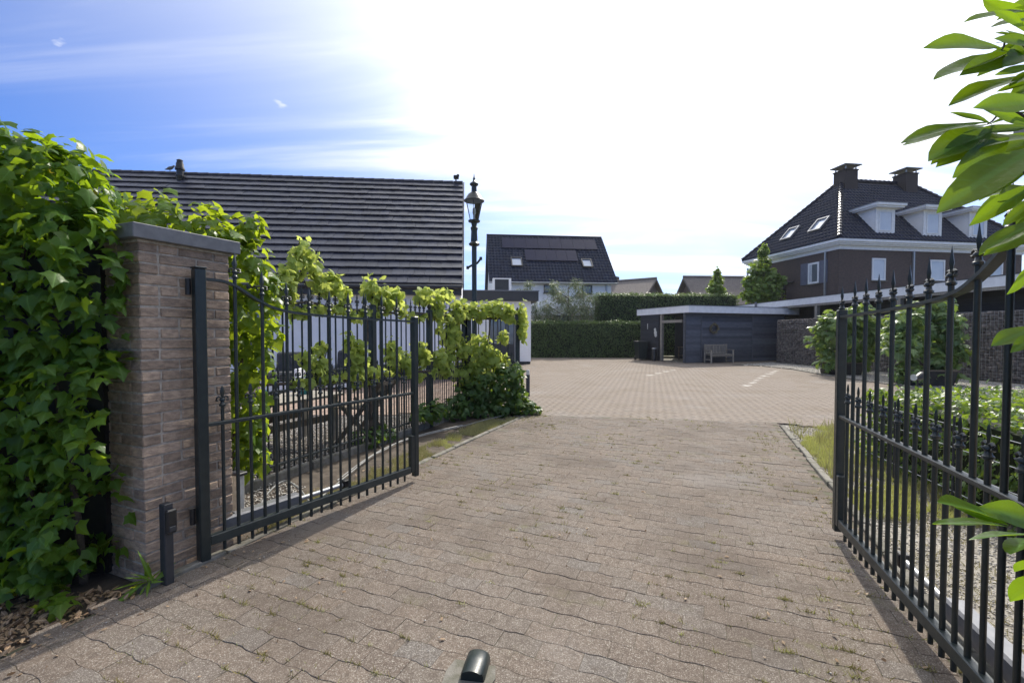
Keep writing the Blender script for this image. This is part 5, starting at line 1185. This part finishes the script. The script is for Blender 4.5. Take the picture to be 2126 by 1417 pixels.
def plane_tiles(Pa, Pb, top, tw=.26, tl=.34):
    U_ = (Pb - Pa).normalized(); mid = top[0]; d_ = mid - Pa; V_ = (d_ - U_ * d_.dot(U_)); h_ = V_.length; V_.normalize(); nr = U_.cross(V_)
    poly = [(0, 0), ((Pb - Pa).length, 0)] + [((t - Pa).dot(U_), (t - Pa).dot(V_)) for t in top[::-1]]
    pantiles('roof_tiles', Pa, U_, V_, nr, poly, tw, tl, M['pantile'], vr, .028, .03); return U_, V_, nr
Uf, Vf, Nf = plane_tiles(E[0], E[1], [ra, rb]); Us, Vs_, Ns = plane_tiles(E[3], E[0], [ra])
for a, c in ((E[0], ra), (E[3], ra), (E[1], rb), (ra, rb)):
    n = int((c - a).length / .36)
    q = B()
    for i in range(n): p0, p1 = a + (c - a) * (i / n), a + (c - a) * ((i + 1.05) / n); q.tube([p0 + Vector((0, 0, .10)), p1 + Vector((0, 0, .075))], [.15, .12], 8)
    q.build('hip_ridge' if c is not rb or a is not ra else 'ridge', M['pantile'], vr)
def chim(px0, px1, dy):
    p0 = isect((px0 + px1) / 2, 400, VO + uy * (ym + dy), uy); x = (p0 - VO).dot(ux); hw = .48
    c = B().box((x - hw, ym + dy - hw, ZR - 1.3), (x + hw, ym + dy + hw, ZR + .55)).build('chimney', M['chimney'], vl)
    B().box((x - hw - .05, ym + dy - hw - .05, ZR + .551), (x + hw + .05, ym + dy + hw + .05, ZR + .62)).build('chimney_band', M['chimney'], c)
    for sx in (-1, 1):
        for sy in (-1, 1): B().box((x + sx * .4 - .03, ym + dy + sy * .4 - .03, ZR + .621), (x + sx * .4 + .03, ym + dy + sy * .4 + .03, ZR + .86)).build('cap_support', M['steel'], c)
    B().box((x - hw - .17, ym + dy - hw - .17, ZR + .861), (x + hw + .17, ym + dy + hw + .17, ZR + .92)).build('cap_slab', M['bluestone'], c)
chim(1732, 1778, -.25); chim(1855, 1903, -.25)
# windows on the two visible walls
def on_front(px, py): p = isect(px, py, VO, uy); return (p - VO).dot(ux), p.z
def on_side(px, py): p = isect(px, py, VO, ux); return (p - VO).dot(uy), p.z
for k, (xa, ya, xb, yb) in enumerate(((1810, 535.5, 1837, 582), (1931, 539, 1960, 583), (2052, 543, 2080, 586))):
    (u0, z1), (u1, z0) = on_front(xa, ya), on_front(xb, yb); window(vl, axes((u0, -.001, z0), (1, 0, 0), (0, -1, 0), (0, 0, 1)), u1 - u0, z1 - z0, .09, .05, 'skypane')
for (xa, xb, ya, yb) in ((1679, 1701, 543, 587), (1570, 1592, 560, 600)):
    (u0, z1), (u1, z0) = on_side((xa), ya + 4), on_side(xb, yb); u0, u1 = max(u0, u1), min(u0, u1)
    window(vl, axes((-.001, u0, z0), (0, -1, 0), (-1, 0, 0), (0, 0, 1)), u0 - u1, z1 - z0, .12, .05, 'pane', curtain=True)
    for a, c in ((u1 - .62, u1 - .03), (u0 + .03, u0 + .62)): B().box((-.045, a, z0 - .02), (-.004, c, z1 + .04)).build('shutter', M['shutter'], vl)
for u0, z1 in (on_side(1716, 520), on_side(1554, 560)): B().box((-.11, u0 - .05, 0), (-.02, u0 + .05, VE)).build('downpipe', M['steel'], vl)
u0, z1 = on_front(1895, 520); B().box((u0 - .05, -.12, 0), (u0 + .05, -.02, VE)).build('downpipe', M['steel'], vl)
u0, z1 = on_side(1630, 560); b = B(); b.tube([(-.06, u0, 0), (-.06, u0, 4.9)], .05, 8); b.tube([(-.06, u0 - .9, 4.95), (-.06, u0 + .3, 4.95)], .05, 8); b.build('wall_pipe', M['darkwood'], vl)
# dormers
RPf = VO + RM @ E[0]; Nfw = RM @ Nf
for k, (x0, x1, yb, yt) in enumerate(((1816, 1856, 483, 432), (1915, 1953, 489, 437), (2010, 2047, 493, 441))):
    pl = isect(x0, yb, RPf, Nfw); lx = (pl - VO).dot(ux); ly = (pl - VO).dot(uy); lz = pl.z; pr_ = isect(x1, yb, VO + uy * ly, uy); wd = (pr_ - VO).dot(ux) - lx; zt = isect(x0, yt, VO + uy * ly, uy).z; h_ = zt - lz
    slope = Vf.z / Vf.y; back = h_ / slope
    dm = B(); f0 = Vector((lx, ly - .05, lz)); dm.box((lx, ly - .05, lz), (lx + wd, ly + .02, lz + h_)); do = dm.build('dormer', M['white_trim'], vl)
    for xx in (lx + .02, lx + wd - .02):
        q = B(); y0 = ly + .021; q.add([(xx - .02, y0, lz), (xx + .02, y0, lz), (xx - .02, y0, lz + h_), (xx + .02, y0, lz + h_), (xx - .02, y0 + back, lz + h_), (xx + .02, y0 + back, lz + h_)], [(0, 2, 4), (1, 5, 3), (0, 1, 3, 2), (2, 3, 5, 4), (0, 4, 5, 1)]); q.build('cheek', M['white_wall'], do)
    rr_ = B(); rr_.box((lx - .28, ly - .40, lz + h_ + .002), (lx + wd + .28, ly + back + .3, lz + h_ + .10)); rr_.box((lx - .36, ly - .48, lz + h_ + .101), (lx + wd + .36, ly + back + .3, lz + h_ + .24)); rr_.build('dormer_roof', M['white_trim'], do)
    B().box((lx - .4, ly - .5, lz + h_ + .242), (lx + wd + .4, ly + back + .6, lz + h_ + .27)).build('dormer_flashing', M['alu'], do)
    window(do, axes((lx + wd * .16, ly - .051, lz + .12), (1, 0, 0), (0, -1, 0), (0, 0, 1)), wd * .68, h_ - .28, .06, .04, 'skypane', False)
# roof windows on the side slope
RPs = VO + RM @ E[0]; Nsw = RM @ Ns; Usw = RM @ Us; Vsw = RM @ Vs_; P3 = VO + RM @ E[3]
for (xa, ya) in ((1640, 491), (1700, 473)):
    p = isect(xa, ya, RPs, Nsw); u0, v0 = (p - P3).dot(Usw), (p - P3).dot(Vsw); m4 = axes(E[3] + Us * (u0 - .5) + Vs_ * (v0 - .4) + Ns * .10, Us, Ns, Vs_)
    window(vl, m4, 1.0, 1.15, .10, .12, 'skypane', False, name='skylight', frame='alu')
# ------------------------------------------------------------ hedges and trees of the yard
def hedge(name, label, org, rot, L, D, H, n, size, lm, faces='flrt', T=T_DIAM, core='hedge_core', cat='hedge', jit=.05, wav=.05, nparts=0, z0=.02):
    h = empty(name, org, rot, label, cat)
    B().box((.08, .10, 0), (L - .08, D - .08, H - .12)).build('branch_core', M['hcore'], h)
    P, Q = boxshell(0, L, 0, D, z0, H, n, 0, (0, 0, 0), faces, jit, wav); nr, al = orient(Q, 1, .35, .75, .8)
    sz = size * rng.uniform(.6, 1.3, n)
    if nparts:
        c, s_ = math.cos(rot), math.sin(rot); Wp = P @ np.array([[c, s_, 0], [-s_, c, 0], [0, 0, 1]]) + np.array(org); mm = pick(Wp, sz, nparts)
        me = tmesh('leaf', T, lm); s2, a2, n2 = frames(nr[mm], al[mm])
        for i, p in enumerate(P[mm]):
            o = bpy.data.objects.new('leaf', me); col.objects.link(o); o.parent = h; z = float(sz[mm][i]); o.matrix_basis = axes(p, Vector(s2[i]) * z, Vector(a2[i]) * z, Vector(n2[i]) * z)
        P, nr, al, sz = P[~mm], nr[~mm], al[~mm], sz[~mm]
    cloud('foliage', T, P, nr, al, sz, lm, h); return h
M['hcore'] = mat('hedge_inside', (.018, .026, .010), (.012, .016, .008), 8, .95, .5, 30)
hedge('yard_hedge', 'low clipped evergreen hedge along the back of the yard', (1.1, 27.5, 0), R(1.5), 7.2, 1.0, 2.15, 17000, .085, M['hedge'], 'flt')
hedge('tall_hedge', 'tall clipped dark hedge rising behind the shed', (5.6, 29.4, 0), R(4), 9.3, 1.4, 4.02, 26000, .09, M['hedge'], 'flrt')
hedge('garden_hedge', 'low bright clipped hedge behind the wire fence at the right edge', (4.15, 5.35, 0), R(-102.5), 3.2, 1.7, .80, 7500, .062, M['hedge2'], 'flrt', T_OVAL, nparts=260, jit=.03, wav=.03)
wf = empty('wire_fence', (4.02, 5.25, 0), R(-102.5), 'low wire fence with thin posts in front of the bright hedge', 'fence')
for z in (.16, .34, .52, .70): B().tube([(0, -.06, z), (3.2, -.06, z)], .0032, 5).build('wire', M['wire'], wf)
for x in np.arange(0, 3.3, .8): B().tube([(x, -.06, -.02), (x, -.06, .78)], .010, 6).build('post', M['anthracite'], wf)
def tree(name, label, base, hgt, ells, n, T, lm, size, limbs, r0=.06, cat='tree', depth=(.25, 1.08), cut=.5, noise=.22, nparts=0, droop=.7, group=None):
    t = empty(name, base, 0, label, cat, group); bx = Vector(base)
    b = B().tube([Vector((0, 0, -.1)), Vector((.02, 0, hgt * .35)), Vector((-.02, .02, hgt * .7)), Vector((0, 0, hgt * .97))], [r0, r0 * .8, r0 * .5, r0 * .12], 8); tr = b.build('trunk', M['bark'], t, True)
    for e in limbs:
        z = e[2] - .35 * e[5] - .25 * abs(e[0] - bx.x); z = max(.15 * hgt, z); s_ = Vector((0, 0, z)); q = Vector((e[0], e[1], e[2])) - bx
        B().tube([s_, s_.lerp(q, .5) + Vector((0, 0, .06)), q + Vector((0, 0, e[5] * .4))], [r0 * .4, r0 * .25, .008], 6).build('limb', M['bark'], tr, True)
    P, Q = shell(ells, n, depth, noise, cut); m = P[:, 2] > .05; P, Q = P[m], Q[m]; nr, al = orient(Q, .6, .7, .8, droop); sz = size * rng.uniform(.6, 1.35, len(P))
    o = cloud('crown', T, P - np.array(base), nr, al, sz, lm, t); return t
def pxell(lst, Y, dep=.5):
    out = []
    for (px, py, rx, ry) in lst:
        p = W(px, py, Y + random.gauss(0, dep * .3)); k = Y / FPX; out.append((p.x, p.y, p.z, rx * k, max(dep * .5, rx * k * .9), ry * k))
    return out
ol_ = pxell([(1135, 640, 20, 22), (1150, 605, 16, 14), (1165, 620, 22, 22), (1185, 640, 26, 30), (1205, 610, 18, 22), (1195, 590, 12, 14), (1215, 640, 22, 26), (1145, 665, 22, 20), (1180, 675, 26, 20), (1215, 675, 20, 18), (1228, 620, 12, 14), (1150, 590, 9, 9)], 29.0, .8)
tree('olive_tree', 'loose grey-green tree in front of the white house', (W(1180, 700, 29).x, 29, 0), 4.6, ol_, 8500, T_SLIM, M['olive'], .19, ol_[:9], .09, depth=(.2, 1.12), cut=.35)
ol2 = pxell([(1098, 590, 10, 10), (1092, 605, 12, 10), (1110, 640, 8, 26), (1075, 605, 12, 5), (1118, 665, 10, 20)], 29.6, .5)
tree('olive_tree', 'small grey-green tree beside the annex roof', (W(1102, 700, 29.6).x, 29.6, 0), 4.3, ol2, 1500, T_SLIM, M['olive'], .17, ol2[:3], .06, depth=(.2, 1.12), cut=.35)
sg = pxell([(1584, 520, 7, 12), (1585, 545, 13, 16), (1575, 560, 20, 14), (1598, 575, 16, 18), (1580, 590, 26, 20), (1612, 578, 12, 10), (1623, 582, 9, 10), (1555, 585, 12, 14), (1600, 605, 22, 16), (1565, 612, 24, 12), (1590, 618, 30, 10)], 31.3, .9)
tree('young_tree', 'young bright green tree standing before the brown villa', (W(1585, 700, 31.3).x, 31.3, 0), 7.0, sg, 2800, T_VINE, M['tree'], .25, sg[2:], .06)
sg2 = pxell([(1488, 566, 6, 9), (1489, 582, 12, 12), (1484, 598, 16, 12), (1494, 606, 14, 8)], 31.5, .5)
tree('young_tree', 'small light green sapling showing above the tall hedge', (W(1489, 700, 31.5).x, 31.5, 0), 5.6, sg2, 1100, T_VINE, M['tree'], .17, sg2[1:3], .05)
# fig shrubs in planters before the stone baskets
def potplant(cx, base_y, ell, lab_p, lab_f, n, potw):
    p = G(cx, base_y); pt = empty('planter', p, R(-8), lab_p, 'planter', 'planters along the stone wall')
    q = B(); hw = potw / 2; q.add([(-hw * .9, -hw * .6, 0), (hw * .9, -hw * .6, 0), (hw * .9, hw * .6, 0), (-hw * .9, hw * .6, 0), (-hw, -hw * .7, .40), (hw, -hw * .7, .40), (hw, hw * .7, .40), (-hw, hw * .7, .40)], [(0, 3, 2, 1), (0, 1, 5, 4), (1, 2, 6, 5), (2, 3, 7, 6), (3, 0, 4, 7)]); q.build('box', M['terracotta'], pt)
    B().box((-hw + .03, -hw * .66, .30), (hw - .03, hw * .66, .37)).build('earth', M['soil'], pt); q = B()
    for a, c in (((-hw - .03, -hw * .7 - .03, .401), (hw + .03, -hw * .7 + .03, .44)), ((-hw - .03, hw * .7 - .03, .401), (hw + .03, hw * .7 + .03, .44)), ((-hw - .03, -hw * .7 + .031, .401), (-hw + .03, hw * .7 - .031, .44)), ((hw - .03, -hw * .7 + .031, .401), (hw + .03, hw * .7 - .031, .44))): q.box(a, c)
    q.build('rim', M['brownwood'], pt)
    E_ = pxell(ell, p.y, .9)
    st = [([(p.x + random.gauss(0, .1), p.y, .45), ((p.x + e[0]) / 2, (p.y + e[1]) / 2, (e[2] + .5) / 2), (e[0], e[1], e[2])], (.025, .008)) for e in E_[:6]]
    plant('fig_shrub', lab_f, 'shrub', (p.x, p.y, .5), E_, n, T_FIG, M['fig'], .20, 240, st, (.45, 1.08), .2, .55, .75, .7, .65, group='fig shrubs in planters', stem_mat=M['bark'])
potplant(1745, 776, [(1715, 680, 26, 26), (1710, 710, 24, 24), (1745, 665, 26, 24), (1750, 700, 30, 32), (1785, 655, 24, 26), (1790, 695, 28, 34), (1810, 680, 20, 28), (1730, 735, 26, 20), (1770, 738, 30, 20), (1805, 725, 18, 22), (1725, 752, 24, 14), (1765, 756, 28, 12)], 'brown planter box on the gravel under the farther fig shrub', 'farther fig shrub in front of the stone basket wall', 1500, 1.1)
potplant(1915, 797, [(1860, 690, 22, 26), (1875, 665, 24, 22), (1905, 650, 28, 24), (1950, 645, 26, 24), (1880, 715, 30, 30), (1925, 700, 34, 36), (1970, 680, 22, 34), (1895, 750, 28, 26), (1940, 750, 30, 26), (1975, 730, 20, 30), (1965, 775, 12, 16), (1885, 772, 24, 14), (1930, 776, 28, 12)], 'brown planter box on the gravel under the nearer fig shrub', 'nearer fig shrub beside the stone basket wall', 1700, 1.2)
# climber on top of the carport edge behind the shrubs, garden lights
sp1 = empty('garden_spot', (W(1905, 800, 6.3).x, 6.3, .80), .3, 'small garden spotlight with white face above the clipped hedge', 'garden light')
B().tube([(0, 0, -.8), (0, 0, .02)], .012, 6).build('stake', M['black'], sp1); B().lathe([(.03, -.06), (.05, .0), (.055, .05), (.05, .06)], 12, (0, 0, 0), axes((.03, 0, .05), (0, 1, 0), (0, 0, 1), (1, 0, .3))).build('head', M['black'], sp1, True); B().lathe([(.045, .061), (.045, .066)], 12, (0, 0, 0), axes((-.02, 0, .03), (0, 1, 0), (0, 0, 1), (-1, 0, .2))).build('face', M['white_plastic'], sp1)
# ------------------------------------------------------------ garden furniture behind the fence
def lounge(base, rz, lab, wd=.86):
    s_ = empty('lounge_chair', base, rz, lab, 'lounge chair', 'lounge chairs by the white wall')
    b = B(); b.bbox((-wd / 2, -.40, .05), (wd / 2, .40, .30), .01); b.build('frame', M['white_trim'], s_)
    for x in (-wd / 2 + .02, wd / 2 - .08):
        for y in (-.38, .32): B().box((x, y, 0), (x + .06, y + .06, .049)).build('leg', M['white_trim'], s_)
    for x in (-wd / 2, wd / 2 - .09): B().bbox((x, -.40, .301), (x + .09, .40, .60), .01).build('armrest', M['white_trim'], s_)
    B().bbox((-wd / 2 + .095, -.42, .302), (wd / 2 - .095, .22, .52), .04).build('seat_cushion', M['cushion'], s_); B().bbox((-wd / 2 + .10, .20, .50), (wd / 2 - .10, .40, 1.02), .05, Matrix.Rotation(-.12, 4, 'X')).build('back_cushion', M['cushion'], s_)
lounge(Vector((W(592, 740, 11.2).x, 11.2, 0)), .12, 'left charcoal cushioned lounge chair by the white wall')
lounge(Vector((W(712, 740, 12.2).x, 12.2, 0)), -.1, 'right charcoal cushioned lounge chair by the white wall')
tb = empty('garden_table', (-2.95, 5.75, 0), R(66), 'low weathered plank table behind the railing fence', 'table')
for k in range(5): B().bbox((-.75, -.36 + k * .145, .60), (.75, -.225 + k * .145, .635), .005).build('plank', M['greywood'], tb)
for x in (-.66, .57):
    for y in (-.33, .25): B().bbox((x, y, 0), (x + .09, y + .09, .599), .005).build('leg', M['greywood'], tb)
B().bbox((-.57, -.31, .28), (.57, -.26, .36), .004).build('rail', M['brownwood'], tb); B().bbox((-.57, .26, .28), (.57, .31, .36), .004).build('rail', M['brownwood'], tb)
def chair(base, rz):
    c = empty('folding_chair', base, rz, 'old wooden folding chair with crossed legs behind the fence', 'chair')
    for y in (-.22, .20):
        B().bbox((-.30, 0, -.025), (.66, .025, .025), .004, axes((0, y, .34), Vector((.72, 0, -.69)).normalized(), (0, 1, 0), Vector((.69, 0, .72)).normalized())).build('leg', M['brownwood'], c)
        B().bbox((-.46, 0, -.028), (.62, .025, .028), .004, axes((.02, y + .03, .32), Vector((.62, 0, .78)).normalized(), (0, 1, 0), Vector((-.78, 0, .62)).normalized())).build('back_leg', M['brownwood'], c)
    for k in range(5): B().bbox((-.26 + k * .10, -.21, .455), (-.175 + k * .10, .22, .475), .004).build('seat_slat', M['brownwood'], c)
    for k in range(3): B().bbox((.27 + k * .05, -.20, .62 + k * .07), (.29 + k * .05, .24, .675 + k * .07), .004).build('back_slat', M['brownwood'], c)
chair(Vector((-2.06, 6.15, 0)), R(-12))
wc = empty('watering_can', (-2.80, 6.15, .636), .4, 'teal watering can standing on the plank table', 'watering can')
B().lathe([(.08, 0), (.085, .05), (.07, .17), (.06, .19)], 14).build('body', M['teal'], wc, True); B().tube([(.07, 0, .05), (.15, 0, .12), (.21, 0, .20)], [.016, .012, .010], 8).build('spout', M['teal'], wc, True); B().tube(crv([(-.07, 0, .04), (-.13, 0, .11), (-.08, 0, .2), (0, 0, .23), (.05, 0, .18)], 4), .008, 6).build('handle', M['teal'], wc, True)
cu = B().lathe([(.05, 0), (.065, .11), (.06, .12), (.045, .015)], 12).build('plant_cup', M['teal'], None, True); tag(cu, 'small teal cup on the near end of the plank table', 'cup'); cu.location = (-3.05, 5.55, .636)
wbn = B().lathe([(.06, 0), (.13, .05), (.15, .09), (.13, .085), (.05, .02)], 14).build('dish', M['white_plastic'], None, True); tag(wbn, 'white dish lying on the plank table', 'dish'); wbn.location = (-3.1, 5.2, .636)
pb = empty('hanging_pot', FA + FD * .28 + FN * -.02 + Vector((0, 0, .48)), 0, 'black plastic pot hung on the fence beside the ivy', 'pot')
B().lathe([(.085, 0), (.115, .24), (.125, .245), (.125, .28), (.11, .28), (.08, .03)], 16, (0, .14, 0)).build('pot', M['black'], pb, True); B().tube([(0, .03, .27), (0, .0, .36), (0, -.02, .38)], .006, 6).build('hook', M['steel'], pb)

# ------------------------------------------------------------ thin bright air
hz = B().box((-70, -25, -1.2), (75, 90, 15)).mesh('haze'); m_, t_ = newmat('haze_air'); n_ = N(t_); pv = n_('ShaderNodeVolumePrincipled')
pv.inputs['Color'].default_value = (.92, .95, 1, 1); pv.inputs['Density'].default_value = .0003; pv.inputs['Anisotropy'].default_value = .25
ou = n_('ShaderNodeOutputMaterial'); n_.l(pv.outputs[0], ou.inputs['Volume'])
hzo = link('haze', hz, None, m_); tag(hzo, 'thin bright haze in the air over the yard', 'haze', None, 'stuff')
